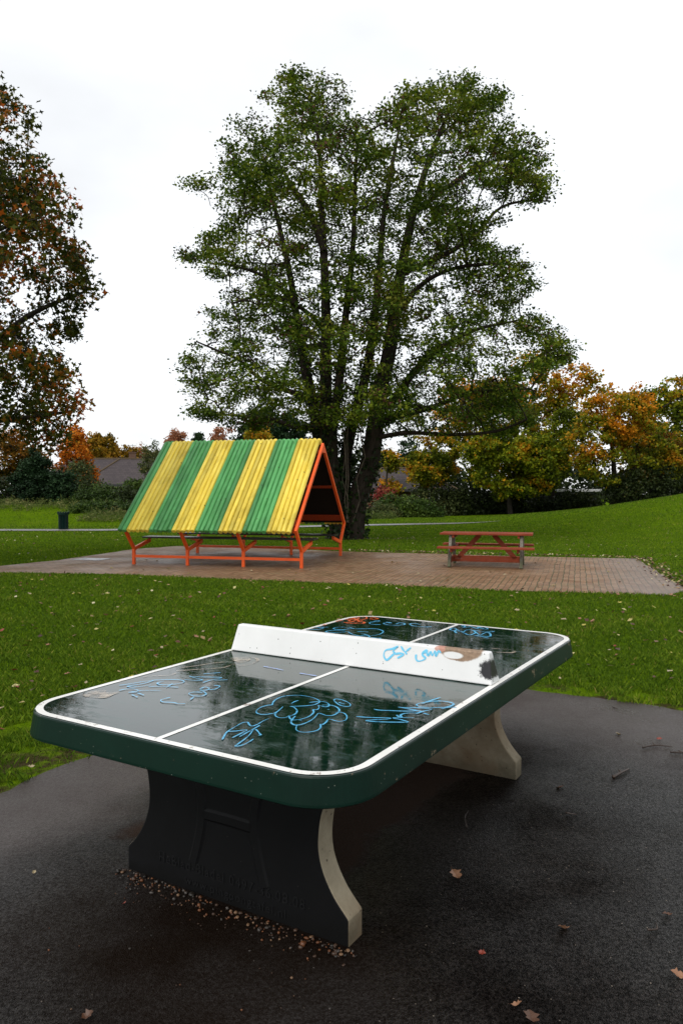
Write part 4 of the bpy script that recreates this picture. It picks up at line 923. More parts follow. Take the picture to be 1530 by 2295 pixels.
# ---- autumn oak at the left edge of the photo
OAK = [(-6.96, 10.01), (-6.36, 9.37), (-6.69, 8.91), (-6.09, 8.54), (-6.42, 8.31), (-5.91, 8.08), (-5.54, 7.71), (-5.59, 7.16), (-5.32, 6.7), (-5.04, 6.23), (-5.07, 5.59), (-5.56, 5.4), (-5.38, 5.03), (-6.03, 4.84), (-6.13, 4.56), (-5.62, 4.28), (-5.57, 3.91), (-5.2, 3.49), (-5.44, 3.07), (-5.77, 2.69), (-6.62, 2.55), (-7.18, 2.74)]
YO, XO = 16.0, -9.0
def oak_tree():
    root = empty('oak_tree', (XO, YO, 0), 0, 'large oak turning rust and orange at the left edge above the lawn', 'tree')
    poly = OAK + [(-9.2, 2.6)] + [(2 * XO - x + RND.uniform(-.2, .2), z) for x, z in OAK[::-1]] + [(-9.6, 11.2), (-8.2, 11.0)]
    p = np.array(poly); pts = np.stack([rng.uniform(p[:, 0].min(), p[:, 0].max(), 30000), rng.uniform(2.4, 11.2, 30000)], 1); pts = pts[in_poly(pts[:, 0], pts[:, 1], poly)]
    hw = np.interp(pts[:, 1], [2.4, 3.5, 5, 6, 8, 9.5, 11.2], [2.2, 3.7, 3.2, 3.9, 3.3, 2.6, .6])
    dm = np.sqrt(np.clip(1 - ((pts[:, 0] - XO) / (hw + .35)) ** 2, .01, 1)) * hw * .9
    dy = (rng.random(len(pts)) * 2 - 1) * dm
    A = np.stack([pts[:, 0] * (1 + dy / YO), YO + dy, 1.6156 + (pts[:, 1] - 1.6156) * (1 + dy / YO)], 1)
    cl = clump(A, 1.7, 3.1) + .5 * (clump(A, 3.7, .3) - .5); A = A[cl > .51][:2500]
    seeds = [([(XO, YO, -.15), (XO + .1, YO, 1.5), (XO - .1, YO + .1, 3.5), (XO + .2, YO, 6), (XO, YO + .1, 8.5), (XO + .2, YO, 10.2)], .32, .05),
             ([(XO + .05, YO, 2.4), (XO + 1.0, YO - .2, 3.0), (XO + 2.3, YO + .1, 3.2), (XO + 3.3, YO - .2, 3.3)], .12, .03),
             ([(XO, YO, 3.6), (XO + 1.1, YO + .4, 4.5), (XO + 2.4, YO + .2, 5.4), (XO + 3.5, YO + .3, 5.9)], .12, .03),
             ([(XO + .1, YO, 5.2), (XO + 1.0, YO - .4, 6.4), (XO + 2.4, YO - .3, 7.2)], .1, .03),
             ([(XO, YO, 3.0), (XO - 1.4, YO + .4, 4.0), (XO - 3.0, YO, 5.0)], .13, .03), ([(XO, YO, 2.8), (XO + .2, YO - 1.2, 3.8), (XO + .8, YO - 2.6, 4.6)], .12, .03), ([(XO, YO, 2.9), (XO + .2, YO + 1.3, 3.8), (XO + .5, YO + 2.7, 5.0)], .12, .03)]
    P, par, SR = colonize(seeds, A, .24, .28, maxit=60, jit=.25)
    r = radii(P, par, SR, .008, 2.5); V, F = limbs(P, par, r, 6)
    np_mesh('trunk', V - np.array(root.location), F, BARK_MID, root)
    C = np.concatenate([P[(r < .022) & (P[:, 2] > 2.2)], A])
    V, F, c = leaves(C, .11, .10, 11, .35, .8, shape=8)
    hgt = np.clip((c[:, 2] - 2.5) / 7, 0, 1)
    tint = np.clip(.36 + .75 * (clump(c, 1.25, 2.2) - .5) + .12 * (hgt - .4) + .22 * (np.hypot(c[:, 0] - XO, c[:, 1] - YO) / 3.6 - .65) + .17 * rng.standard_normal(len(c)), 0, 1)
    M = leafmat('oak_leaf', [(0., (.014, .020, .004)), (.3, (.035, .046, .006)), (.5, (.075, .080, .009)), (.6, (.19, .085, .010)), (.75, (.33, .075, .010)), (.9, (.44, .11, .014)), (1., (.42, .2, .10))], .25, .06)
    np_mesh('crown', V - np.array(root.location), F, M, root, tint=tint)
oak_tree()

# ---- smaller trees and shrubs of the far edge of the park
def sphere_pts(n, ells, shell=.5):
    out = []
    vol = np.array([e[3] * e[4] * e[5] for e in ells]) ** .8; vol /= vol.sum()
    for e, f in zip(ells, vol):
        m = max(6, int(n * f)); d = rng.standard_normal((m, 3)); d /= np.linalg.norm(d, axis=1)[:, None]
        rr = (shell + (1 - shell) * rng.random(m)) ** .6
        rr *= 1 + .24 * np.sin(d[:, 0] * 7 + e[0]) * np.sin(d[:, 2] * 6 + e[2]) + .08 * np.sin(d[:, 1] * 13 + d[:, 2] * 11)
        out.append(np.array(e[:3]) + d * rr[:, None] * np.array(e[3:6]))
    return np.concatenate(out)

def far_tree(name, label, x, y, ells, mat, n=700, leaf=.24, spread=.22, per=7, bark=None, trunk_r=.16, trunk_top=None, tshift=0., tf=.9, group=None, step=.5, gap=.40, stems=1, cat='tree', tz=0., tsp=.75):
    z0 = gz(x, y); root = empty(name, (x, y, z0), 0, label, cat, group)
    A = sphere_pts(n, ells); ph = RND.uniform(0, 9)
    A = A[clump(A, 1.1, ph) > gap]
    zt = trunk_top or max(e[2] for e in ells)
    seeds = []
    for s_ in range(stems):
        dx = RND.uniform(-.5, .5) * (stems > 1)
        seeds.append(([(dx * .4, 0, -.3), (dx + .1 * RND.uniform(-1, 1), .05, zt * .35), (dx * 1.8 + .25 * RND.uniform(-1, 1), 0, zt * .7), (dx * 2.5, 0, zt)], trunk_r, trunk_r * .3))
    P, par, SR = colonize(seeds, A, step, step * 1.1, infl=20, maxit=50, jit=.2)
    r = radii(P, par, SR, .02, 2.5); V, F = limbs(P, par, r, 5)
    np_mesh('trunk', V, F, bark or BARK_MID, root)
    C = np.concatenate([A, P[(r < .035) & (P[:, 2] > min(e[2] - e[5] for e in ells))]])
    V, F, c = leaves(C, leaf * .95, spread * .92, int(per * 2.3), .4, .8, flat=.75)
    tint = np.clip(.5 + tshift + tsp * (clump(c, tf, ph) - .5) + .15 * rng.standard_normal(len(c)) + tz * (c[:, 2] / max(zt, 1) - .5), 0, 1)
    np_mesh('crown', V, F, mat, root, tint=tint)
    return root

def bush(name, label, x, y, ells, mat, n=260, leaf=.2, spread=.16, per=8, tshift=0., group=None, tf=1.6, cat='shrub', tsp=.7):
    z0 = gz(x, y); A = sphere_pts(n, ells, .35); A[:, 2] = np.abs(A[:, 2]) if True else 0
    V, F, c = leaves(A, leaf * .85, spread, int(per * 2.2), .3, .75)
    V[:, 2] = np.maximum(V[:, 2], -.1)
    tint = np.clip(.45 + tshift + tsp * (clump(c, tf, RND.uniform(0, 9)) - .5) + .17 * rng.standard_normal(len(c)), 0, 1)
    # woody stems inside
    root = empty(name, (x, y, z0), 0, label, cat, group)
    mb = MB()
    for e in ells:
        for k in range(4): mb.tube([(e[0] * .6 + RND.uniform(-.2, .2), e[1] * .6, -.2), (e[0] + RND.uniform(-.4, .4) * e[3], e[1] + RND.uniform(-.4, .4) * e[4], e[2] * .6), (e[0] + RND.uniform(-.7, .7) * e[3], e[1], e[2] + .5 * e[5])], [.04, .03, .012], 5)
    mb.build('stem', BARK_DARK, root)
    np_mesh('foliage', V, F, mat, root, tint=tint)
    return root

L_ORANGE = leafmat('orange_leaf', [(0., (.08, .04, .008)), (.4, (.28, .08, .009)), (.7, (.52, .14, .011)), (1., (.65, .28, .03))], .3, .06)
L_GOLD = leafmat('gold_brown_leaf', [(0., (.05, .05, .008)), (.4, (.17, .115, .012)), (.7, (.34, .18, .016)), (1., (.48, .25, .03))], .3, .06)
L_PINK = leafmat('pink_orange_leaf', [(0., (.12, .05, .02)), (.5, (.34, .13, .06)), (1., (.5, .27, .16))], .3, .06)
L_GREY = leafmat('grey_green_leaf', [(0., (.03, .042, .014)), (.5, (.07, .09, .03)), (.85, (.13, .14, .05)), (1., (.26, .16, .04))], .25, .06)
L_DARK = leafmat('dark_evergreen_leaf', [(0., (.006, .014, .007)), (.5, (.014, .032, .013)), (1., (.03, .062, .022))], .08, .1)
L_UNDER = leafmat('undergrowth_leaf', [(0., (.010, .016, .005)), (.5, (.024, .036, .010)), (.85, (.045, .06, .014)), (1., (.09, .06, .02))], .15, .12)
L_BUSH = leafmat('bush_leaf', [(0., (.016, .032, .008)), (.5, (.040, .074, .013)), (1., (.10, .15, .02))], .18, .15)
L_MAPLE = leafmat('maple_leaf', [(0., (.022, .034, .004)), (.4, (.09, .125, .008)), (.68, (.21, .235, .010)), (.88, (.30, .21, .011)), (1., (.50, .22, .012))], .28, .06)
L_MIX = leafmat('turning_leaf', [(0., (.036, .055, .006)), (.35, (.13, .155, .010)), (.58, (.26, .22, .012)), (.78, (.42, .20, .014)), (1., (.6, .23, .014))], .3, .06)
L_RED = leafmat('red_leaf', [(0., (.10, .02, .015)), (.6, (.26, .05, .04)), (1., (.4, .13, .08))], .25, .06)
L_RUST = leafmat('rusty_green_leaf', [(0., (.022, .03, .006)), (.35, (.055, .058, .009)), (.6, (.14, .075, .011)), (1., (.30, .10, .012))], .28, .06)
L_TALLG = leafmat('meadow_grass', [(0., (.05, .09, .015)), (.6, (.12, .15, .04)), (1., (.28, .25, .10))], .3, .06)

def E(dx, dy, z, rx, ry, rz): return (dx, dy, z, rx, ry, rz)
# left side
far_tree('orange_tree', 'slender bright orange tree rising beside the dark hipped roof', -19.3, 55, [E(0, 0, 3.2, 1.05, 1.1, 1.9), E(.35, 0, 1.6, 1.2, 1.1, 1.4), E(-.1, .2, 4.6, .55, .6, .9)], L_ORANGE, 420, .2, .14, 9, tshift=.14, gap=.3)
far_tree('orange_tree', 'broad rust-orange tree at the far left behind the dark conifer', -25.5, 58, [E(0, 0, 3.4, 3.2, 2.2, 1.9), E(1.9, 0, 2.6, 1.6, 1.5, 1.5)], L_RUST, 520, .22, .2, 8, tshift=.15)
cf = far_tree('conifer_tree', 'dark spreading conifer standing above the grass bank at left', -18.7, 46.5, [E(0, 0, .7, 1.5, 1.2, .75), E(-.7, 0, 1.5, .85, .8, .42), E(.75, 0, 1.6, .9, .8, .4), E(0, 0, 1.7, .8, .8, .6), E(-.45, 0, 2.35, .6, .6, .3), E(.55, 0, 2.5, .5, .5, .26), E(0, 0, 2.6, .42, .4, .5), E(-.1, 0, 3.2, .2, .2, .42)], L_DARK, 700, .13, .10, 12, gap=.25, step=.3)
far_tree('oak_tree', 'rounded golden-brown oak beyond the hipped roof ridge', -35.0, 110, [E(0, 0, 6.6, 2.5, 2.4, 2.6), E(-1.6, 0, 5.3, 1.6, 1.6, 2.0), E(1.7, 0, 5.2, 1.5, 1.6, 2.0)], L_GOLD, 520, .36, .26, 8, tshift=.1, gap=.28)
far_tree('orange_tree', 'small brown-orange tree beyond the roof beside the round oak', -31.2, 112, [E(0, 0, 5.6, 1.3, 1.3, 1.9)], L_GOLD, 200, .32, .24, 8, tshift=.12)
far_tree('pink_tree', 'thin pinkish-orange tree beyond the roof with bare twigs', -29.6, 114, [E(0, 0, 6.1, 1.1, 1.0, 1.9), E(.5, 0, 5.1, .9, .9, 1.5)], L_PINK, 150, .28, .24, 5, tshift=.12)
far_tree('willow_tree', 'grey-green tree against the right end of the hipped roof', -14.35, 57.5, [E(0, 0, 2.5, .8, .9, 1.9), E(.6, .3, 1.7, .8, .9, 1.3)], L_GREY, 330, .15, .15, 9)
far_tree('willow_tree', 'pale olive tree far beyond the roof left of the shelter ridge', -26.6, 112, [E(0, 0, 4.8, 2.2, 1.6, 2.3)], L_GREY, 260, .3, .26, 6, tshift=.1)
far_tree('pink_tree', 'pink tree tip showing above the left end of the shelter ridge', -20.0, 92, [E(0, 0, 6.2, 1.3, 1.2, 2.0)], L_PINK, 200, .26, .22, 7, tshift=.15)
far_tree('pink_tree', 'pink and orange tree tip above the middle of the shelter ridge', -14.4, 92, [E(0, 0, 6.4, 1.6, 1.4, 2.2)], L_PINK, 220, .26, .22, 7, tshift=.1)
far_tree('conifer_tree', 'dark evergreen clump behind the alder above the shelter ridge', -8.0, 80, [E(0, 0, 7.0, 2.8, 2.2, 2.8), E(-2.2, 0, 5.2, 1.6, 1.5, 2.0), E(2.4, 0, 6.2, 2.0, 1.6, 2.4)], L_DARK, 620, .3, .24, 9, tshift=.15, gap=.25)
far_tree('yellow_tree', 'small yellow-leaved tree above the shelter ridge', -7.9, 72, [E(0, 0, 6.0, 1.1, 1.0, 1.2)], L_MIX, 200, .24, .2, 8, tshift=.1)
far_tree('conifer_tree', 'lone small dark conifer tip above the shelter ridge', -18.1, 96, [E(0, 0, 7.0, .7, .7, 1.2)], L_DARK, 120, .25, .18, 8, tshift=.2)
bush('weeping_bush', 'pinkish-green weeping bush under the orange tree', -17.3, 50, [E(0, 0, 1.5, 1.0, .9, 1.4)], L_GREY, 200, .16, .14, 8, tshift=.05)
bush('laurel_bush', 'dark glossy laurel bush with yellow tips right of the conifer', -17.0, 46.2, [E(0, 0, .8, .95, .8, 1.2)], L_DARK, 200, .2, .13, 9, tshift=.2)
bush('shrub', 'dark ragged shrub at the far left end of the grass bank', -21.3, 46.6, [E(0, 0, .7, 1.6, .8, 1.1), E(-2, .4, 1.2, 1.4, .8, 1.4)], L_UNDER, 360, .18, .14, 8, tshift=-.12)
bush('bramble_bush', 'large rounded bramble bush in front of the hipped roof', -13.9, 45, [E(0, 0, .2, 1.2, .9, 1.0), E(-1.1, 0, .2, .9, .8, .9)], L_BUSH, 420, .12, .13, 9, tshift=-.06)
bush('bramble_bush', 'dark bramble bush beside the left slope of the shelter', -12.1, 43.5, [E(0, 0, .1, 1.0, .8, 1.1), E(1.0, .3, .2, .9, .7, .9), E(2.2, .3, .2, 1.2, .7, 1.0)], L_UNDER, 380, .15, .12, 9, tshift=.02)
bush('bramble_bush', 'low green bramble spreading onto the grass bank', -13.6, 41.8, [E(0, 0, .0, 1.5, .7, .55), E(1.3, -.2, -.1, 1.1, .6, .5)], L_BUSH, 260, .13, .11, 9, tshift=.0)
bush('leafy_bush', 'reddish-brown bush between the laurel and the brambles', -15.4, 46.5, [E(0, 0, .4, .9, .7, 1.25)], L_UNDER, 170, .15, .13, 8, tshift=.3)
bush('ivy_bush', 'bright green ivy mound on top of the garden fence', -13.1, 48, [E(0, 0, 1.0, .75, .5, .55)], L_BUSH, 130, .14, .1, 9, tshift=.15)
# right side
far_tree('yellow_tree', 'small yellow and pink tree seen right of the alder trunk', 3.7, 60, [E(0, 0, 3.9, .8, .8, 1.2), E(.3, 0, 2.6, .8, .8, .9)], L_MIX, 190, .25, .2, 8, tshift=.15)
far_tree('conifer_tree', 'narrow dark tree between the alder and the orange maple', 5.9, 66, [E(0, 0, 4.2, .9, .9, 2.4)], L_DARK, 220, .25, .2, 9, tshift=.15)
far_tree('maple_tree', 'orange-tipped maple at the left of the yellow-green maple', 6.4, 54, [E(0, 0, 3.6, 1.7, 1.5, 1.5), E(-.9, 0, 2.9, 1.0, 1, .9), E(.7, 0, 4.6, 1.5, 1.3, 1.3)], L_MIX, 560, .2, .17, 8, tshift=-.04, gap=.36, tf=1.5, tsp=.95)
far_tree('maple_tree', 'broad yellow-green maple with dense skirts behind the picnic table', 11.6, 52, [E(0, 0, 3.4, 3.0, 2.4, 2.3), E(-1.6, -.6, 4.4, 1.7, 1.5, 1.4), E(1.9, -.5, 4.0, 1.8, 1.6, 1.6), E(.2, -.8, 2.4, 2.6, 1.6, 1.2)], L_MAPLE, 1700, .2, .16, 8, tshift=.06, gap=.42, tf=1.5, trunk_r=.22, tsp=1.0)
far_tree('plane_tree', 'tall airy green tree with orange and yellow tips beyond the maple', 13.8, 60, [E(-1.5, 0, 7.6, 3.2, 2.6, 3.2), E(-4.4, 0, 8.2, 2.2, 2.0, 2.6), E(1.8, 0, 9.3, 2.0, 1.8, 2.1), E(4.4, 0, 10.2, 1.7, 1.5, 1.7), E(6.2, 0, 9.6, 1.2, 1.2, 1.2), E(2.8, 0, 7.0, 2.0, 1.8, 2.0), E(1.4, 0, 11.4, 1.4, 1.2, 1.2)], L_MIX, 1150, .25, .22, 7, tshift=-.01, gap=.42, tf=.9, trunk_r=.25, tz=.5)
far_tree('oak_tree', 'orange oak with a spreading dark limb right of the maple', 17.9, 50, [E(0, 0, 5.9, 2.2, 2.0, 2.0), E(-1.4, -.3, 4.3, 1.8, 1.6, 1.9), E(1.8, -.2, 4.0, 1.9, 1.7, 1.8), E(3.4, 0, 3.0, 1.5, 1.3, 1.5), E(-.3, -.5, 2.6, 2.4, 1.6, 1.3), E(1.3, 0, 6.3, 1.3, 1.2, 1.1)], L_MIX, 1350, .2, .17, 8, tshift=-.02, gap=.44, tf=1.3, trunk_r=.24, tz=.6, tsp=.95)
far_tree('ash_tree', 'tall green tree turning gold at the right edge of the photo', 25.6, 58, [E(0, 0, 6.2, 3.0, 2.5, 3.2), E(1.5, 0, 8.4, 2.2, 2.0, 2.1), E(-1.9, 0, 7.6, 1.3, 1.2, 1.7), E(2.6, 0, 4.0, 2.6, 2.2, 2.6), E(-1.2, 0, 3.6, 2.2, 2.0, 2.0)], L_MAPLE, 1100, .23, .2, 8, tshift=-.1, gap=.36, tf=.8, trunk_r=.22, tz=.5)
far_tree('hazel_tree', 'low rusty-leaved tree with dark twin stems above the mound', 21.9, 52, [E(0, 0, 3.7, 1.5, 1.3, 1.2), E(1.3, 0, 2.9, 1.2, 1.0, .9), E(-1.0, 0, 3.0, 1.2, 1.1, 1.1)], L_RUST, 420, .19, .16, 8, tshift=.0, stems=2, trunk_r=.1)
bush('leafy_bush', 'bright green rounded bush on the far lawn right of the alder', 4.6, 51, [E(0, 0, .3, 1.7, 1.0, 1.1), E(1.2, -.2, .2, 1.0, .8, .8), E(-1.3, .1, .4, 1.2, .9, 1.2)], L_BUSH, 520, .17, .14, 9, tshift=.1)
bush('leafy_bush', 'pale green low bush beside the far path', 2.6, 50, [E(0, 0, .1, 1.1, .7, .8)], L_GREY, 170, .15, .13, 8, tshift=-.02)
bush('conifer_shrub', 'grey-green feathery shrub under the orange maple', 6.6, 54.2, [E(0, 0, 1.2, 1.7, 1.0, 1.9), E(1.2, 0, .6, 1.4, .9, 1.4)], L_GREY, 420, .17, .15, 8, tshift=-.16)
bush('red_shrub', 'small red-leaved shrub beside the alder trunk', 3.2, 58.5, [E(0, 0, 1.0, 1.0, .8, 1.1)], L_RED, 170, .16, .13, 9)
bush('undergrowth_shrub', 'dark brown-green undergrowth left of the white-roofed building', 9.3, 54.5, [E(0, 0, .8, 1.9, .9, 1.4), E(2.2, .2, .7, 1.6, .9, 1.3)], L_UNDER, 480, .19, .16, 8, tshift=-.12)
bush('undergrowth_shrub', 'dark undergrowth below the maple skirts', 13.0, 54.5, [E(0, 0, .6, 1.8, .9, 1.0), E(2.3, -.2, .3, 1.8, .9, .8)], L_UNDER, 420, .18, .16, 8, tshift=-.15)
bush('undergrowth_shrub', 'leafy shrub in front of the white-roofed building', 16.9, 54.6, [E(0, 0, .5, 1.7, .8, .9)], L_UNDER, 260, .17, .14, 8, tshift=.03)
bush('bramble_bush', 'dark green and maroon bramble under the orange oak', 19.4, 49.2, [E(0, 0, 1.1, 1.5, .9, 1.3), E(1.3, 0, 1.3, 1.0, .8, 1.4), E(-1.4, 0, .8, 1.1, .8, 1.0)], L_UNDER, 420, .17, .14, 8, tshift=.03)
bush('undergrowth_shrub', 'dark shrub behind the crest of the mound at right', 24.0, 54.5, [E(0, 0, 1.2, 2.6, 1, 1.5), E(2.8, 0, 1.3, 2.2, 1, 1.6)], L_UNDER, 420, .19, .16, 8, tshift=-.1)

far_tree('field_maple', 'olive-green tree filling the gap between the maple and the orange oak', 15.6, 56, [E(0, 0, 4.6, 1.7, 1.4, 1.9), E(-.6, 0, 2.8, 1.7, 1.3, 1.3), E(.9, 0, 6.3, 1.2, 1.1, 1.4)], L_MAPLE, 620, .2, .16, 8, tshift=-.1, gap=.38, tf=1.3)
far_tree('field_maple', 'low olive tree between the orange oak and the right edge', 22.6, 56, [E(0, 0, 4.6, 1.9, 1.4, 1.8), E(.4, 0, 2.6, 2.0, 1.3, 1.4)], L_MAPLE, 520, .2, .16, 8, tshift=-.16, gap=.38, tf=1.3)
# far-off wood closing the view
A = np.stack([rng.uniform(-75, 75, 5200), 86 + rng.uniform(-2, 6, 5200), np.abs(rng.random(5200)) ** .8 * 5.0], 1)
A[:, 2] *= 1 + .55 * np.exp(-((A[:, 0] - 12) / 16) ** 2)
A[:, 2] *= .75 + .25 * np.sin(A[:, 0] * .55) * np.sin(A[:, 0] * .21 + 1)
V, F, c = leaves(A, .46, .3, 9, .3, .8)
tag(np_mesh('treeline', V, F, L_UNDER, tint=np.clip(.4 + .6 * (clump(c, .5, 2) - .5) + .15 * rng.standard_normal(len(c)), 0, 1)), 'far-off dark hedge line closing the park', 'treeline', kind='stuff')

# tall weeds along the foot of the bank and bushes
C = np.concatenate([np.stack([rng.uniform(-13.5, -6.5, 500), rng.uniform(38.6, 41, 500), np.zeros(500)], 1), np.stack([rng.uniform(1.4, 3.4, 130), rng.uniform(46.5, 48, 130), np.zeros(130)], 1), np.stack([rng.uniform(-24, -12, 700), rng.uniform(42.0, 46, 700), np.zeros(700)], 1)])
C[:, 2] = ground(C[:, 0], C[:, 1]) + rng.random(len(C)) * .32
V, F, c = leaves(C, .22, .10, 7, .0, .16)
tag(np_mesh('tall_grass', V, F, L_TALLG, tint=np.clip(.45 + .7 * (clump(c, .9, 1) - .5) + .2 * rng.standard_normal(len(c)), 0, 1)), 'rough pale tall grass and weeds along the bank', 'tall grass', kind='stuff')
# ================================================================== HOUSES AND FENCE
t = NT('dark_roof_tiles'); v = t.co()
q = t.n('ShaderNodeTexBrick'); t.put(q.inputs['Vector'], t.mapping(v, rot=(pi / 2, 0, 0))); q.inputs['Scale'].default_value = 1; q.inputs['Brick Width'].default_value = .3; q.inputs['Row Height'].default_value = .16; q.inputs['Mortar Size'].default_value = .012
q.inputs['Color1'].default_value = (.048, .038, .040, 1); q.inputs['Color2'].default_value = (.068, .054, .055, 1); q.inputs['Mortar'].default_value = (.03, .024, .024, 1)
c = t.mix(t.ramp(t.noise(v, .9, 5), [(.45, 0.), (.75, .5)]), q.outputs[0], (.075, .062, .055)); t.set(color=c, rough=.75, spec=.25); M_TILE = t.m
M_RIDGE = plain('mossy_ridge_tiles', (.085, .06, .035), .8, .2)
M_BRICKW = plain('brown_brick_wall', (.12, .07, .05), .85, .2)
M_WHITE = plain('white_fascia', (.78, .78, .8), .4, .4, .03)
M_WIN = plain('dark_window_glass', (.02, .022, .026), .08, .5)
M_DARKW = plain('dark_shed_wall', (.045, .045, .05), .7, .3)
M_REDT = plain('red_clay_tiles', (.22, .06, .05), .8, .2)

def bungalow(name, label, loc, rz, w, d, eave, ridge, hip, mat_roof, chim=None):
    r = empty(name, loc, rz, label, 'house')
    mb = MB(); mb.box((0, 0, eave / 2), (w - .8, d - .8, eave)); mb.build('wall', M_BRICKW, r)
    for x in (-w * .25, w * .22):
        mb = MB(); mb.box((x, -d / 2 + .385, eave * .56), (1.7, .06, 1.1)); wd = mb.build('window', M_WHITE, r)
        mb = MB()
        for s in (-.4, .4): mb.box((x + s, -d / 2 + .35, eave * .56), (.68, .02, .92))
        mb.build('pane', M_WIN, wd)
    mb = MB(); a, b = w / 2, d / 2; h = a - hip
    A_, B_, C_, D_ = (-a, -b, eave), (a, -b, eave), (a, b, eave), (-a, b, eave); R0, R1 = (-h, 0, ridge), (h, 0, ridge)
    for f in ([A_, B_, R1, R0], [B_, C_, R1], [C_, D_, R0, R1], [D_, A_, R0]): mb.face(f)
    mb.face([D_, C_, B_, A_]); rf = mb.build('roof', mat_roof, r)
    mb = MB()
    for p, q in ((R0, R1), (A_, R0), (B_, R1), (C_, R1), (D_, R0)): mb.tube([p, q], .09, 6)
    mb.build('ridge_tiles', M_RIDGE, rf)
    mb = MB()
    mb.box((0, -b, eave - .08), (w, .05, .16)); mb.box((0, b, eave - .08), (w, .05, .16)); mb.box((-a, 0, eave - .08), (.05, d - .1, .16)); mb.box((a, 0, eave - .08), (.05, d - .1, .16))
    mb.build('fascia', M_DARKW, r)
    if chim:
        mb = MB(); mb.box((chim[0], chim[1], ridge + .1), (.55, .5, .9)); mb.box((chim[0], chim[1], ridge + .58), (.65, .6, .08)); ch = mb.build('chimney', M_BRICKW, rf)
        mb = MB(); mb.tube([(chim[0], chim[1], ridge + .6), (chim[0], chim[1], ridge + 1.3)], .02, 6)
        mb.tube([(chim[0] - .35, chim[1], ridge + 1.2), (chim[0] + .35, chim[1], ridge + 1.2)], .015, 5)
        for k in range(6): mb.tube([(chim[0] - .3 + k * .12, chim[1] - .2, ridge + 1.2), (chim[0] - .3 + k * .12, chim[1] + .2, ridge + 1.2)], .01, 4)
        mb.build('aerial', M_DARKW, ch)
    return r
bungalow('bungalow', 'brown bungalow with a dark hipped tile roof behind the bramble bushes', (-15.7, 67, 0), .12, 12.6, 7.4, 2.35, 4.62, 2.6, M_TILE, (-2.7, .4))
bungalow('bungalow', 'darker roofed house showing left of the hipped bungalow roof', (-23.9, 74, 0), -.1, 7.0, 6.4, 2.5, 4.95, .6, M_TILE)
bungalow('bungalow', 'grey-roofed house glimpsed between the alder trunk and the maple', (5.0, 64, 0), .1, 8.0, 7.0, 1.9, 3.7, 2.4, M_TILE)
ob = empty('outbuilding', (17.2, 59.6, 0), -.05, 'low dark outbuilding with a white flat roof edge below the maple', 'building')
mb = MB(); mb.box((0, 0, .85), (4.6, 3.2, 1.7)); mb.build('wall', M_DARKW, ob)
mb = MB(); mb.box((0, -.1, 1.81), (5.2, 3.8, .20)); bevel(mb.build('roof', M_WHITE, ob), .02, 1)
mb = MB(); mb.box((-.9, -1.62, .95), (1.5, .05, .9)); wd = mb.build('window', M_DARKW, ob)
mb = MB(); mb.box((-.9, -1.655, .95), (1.36, .02, .78)); mb.build('pane', M_WIN, wd)
mb = MB(); mb.box((.35, -1.63, .85), (.22, .06, 1.68)); mb.build('downpipe', M_PATH, ob)
fn = empty('garden_fence', (-12.6, 48.6, gz(-12.6, 48.6)), .03, 'brown timber garden fence under the ivy mound left of the shelter', 'fence')
M_FENCE = plain('brown_fence_boards', (.045, .03, .02), .8, .2)
mb = MB()
for i in range(46): mb.box((-3.0 + i * .135, 0, .5), (.125, .022, 1.0 + RND.uniform(-.01, .01)))
mb.build('board_panel', M_FENCE, fn)
for x in (-3.05, -1.2, .6, 2.4):
    mb = MB(); mb.box((x, -.06, .55), (.1, .1, 1.1)); mb.build('post', M_FENCE, fn)
mb = MB(); mb.box((-.3, -.05, 1.08), (5.5, .12, .05)); mb.build('top_rail', plain('pale_fence_rail', (.12, .11, .085), .7, .3), fn)

# ================================================================== FALLEN LEAVES AND TWIGS
def leaf_mesh(name, mat, lobes=4, curl=.25, w=.6, seed=0):
    r = random.Random(seed); mb = MB(); n = 9; L = []
    for i in range(n):
        f = i / (n - 1); y = (f - .5); prof = math.sin(pi * min(1, f * 1.02)) ** .7 * w / 2
        lob = 1 + .38 * math.cos(2 * pi * lobes * f + .6) if 0 < i < n - 1 else 1
        hw = max(.008, prof * lob); z = curl * (f - .45) ** 2 + .06 * math.sin(6 * f + seed)
        L.append([(-hw, y - .05 * hw, z + curl * 1.1 * hw + r.uniform(-.02, .03)), (0, y, z), (hw, y - .05 * hw, z + curl * .8 * hw + r.uniform(-.02, .03))])
    for a, b in zip(L, L[1:]):
        for j in (0, 1): mb.face([a[j], a[j + 1], b[j + 1], b[j]])
    mb.face([(-.008, -.5, L[0][1][2]), (.008, -.5, L[0][1][2]), (.006, -.72, L[0][1][2] + .06), (-.006, -.72, L[0][1][2] + .06)])
    me = bpy.data.meshes.new(name); me.from_pydata(mb.v, [], mb.f); me.update(); me.materials.append(mat)
    me.polygons.foreach_set('use_smooth', [True] * len(me.polygons)); return me
LC = {'tan': (.24, .12, .065), 'red': (.18, .03, .016), 'brown': (.07, .03, .014), 'yellow': (.34, .29, .05), 'pale': (.30, .24, .14)}
LM = {}
for k, c in LC.items():
    m = plain(k + '_dead_leaf', c, .45, .4, .3)
    LM[k] = [leaf_mesh(k + '_leaf_blade', m, RND.choice([3, 4, 5]), RND.uniform(.15, .6), RND.uniform(.5, .75), s) for s in range(4)]
def put_leaf(kind, x, y, z, size, label, group=None):
    o = bpy.data.objects.new('fallen_leaf', RND.choice(LM[kind])); COL.objects.link(o); o.location = (x, y, z)
    o.rotation_euler = (RND.uniform(-.4, .4), RND.uniform(-.4, .4), RND.uniform(0, 6.28)); o.scale = (size,) * 3
    return tag(o, label, 'leaf', group)
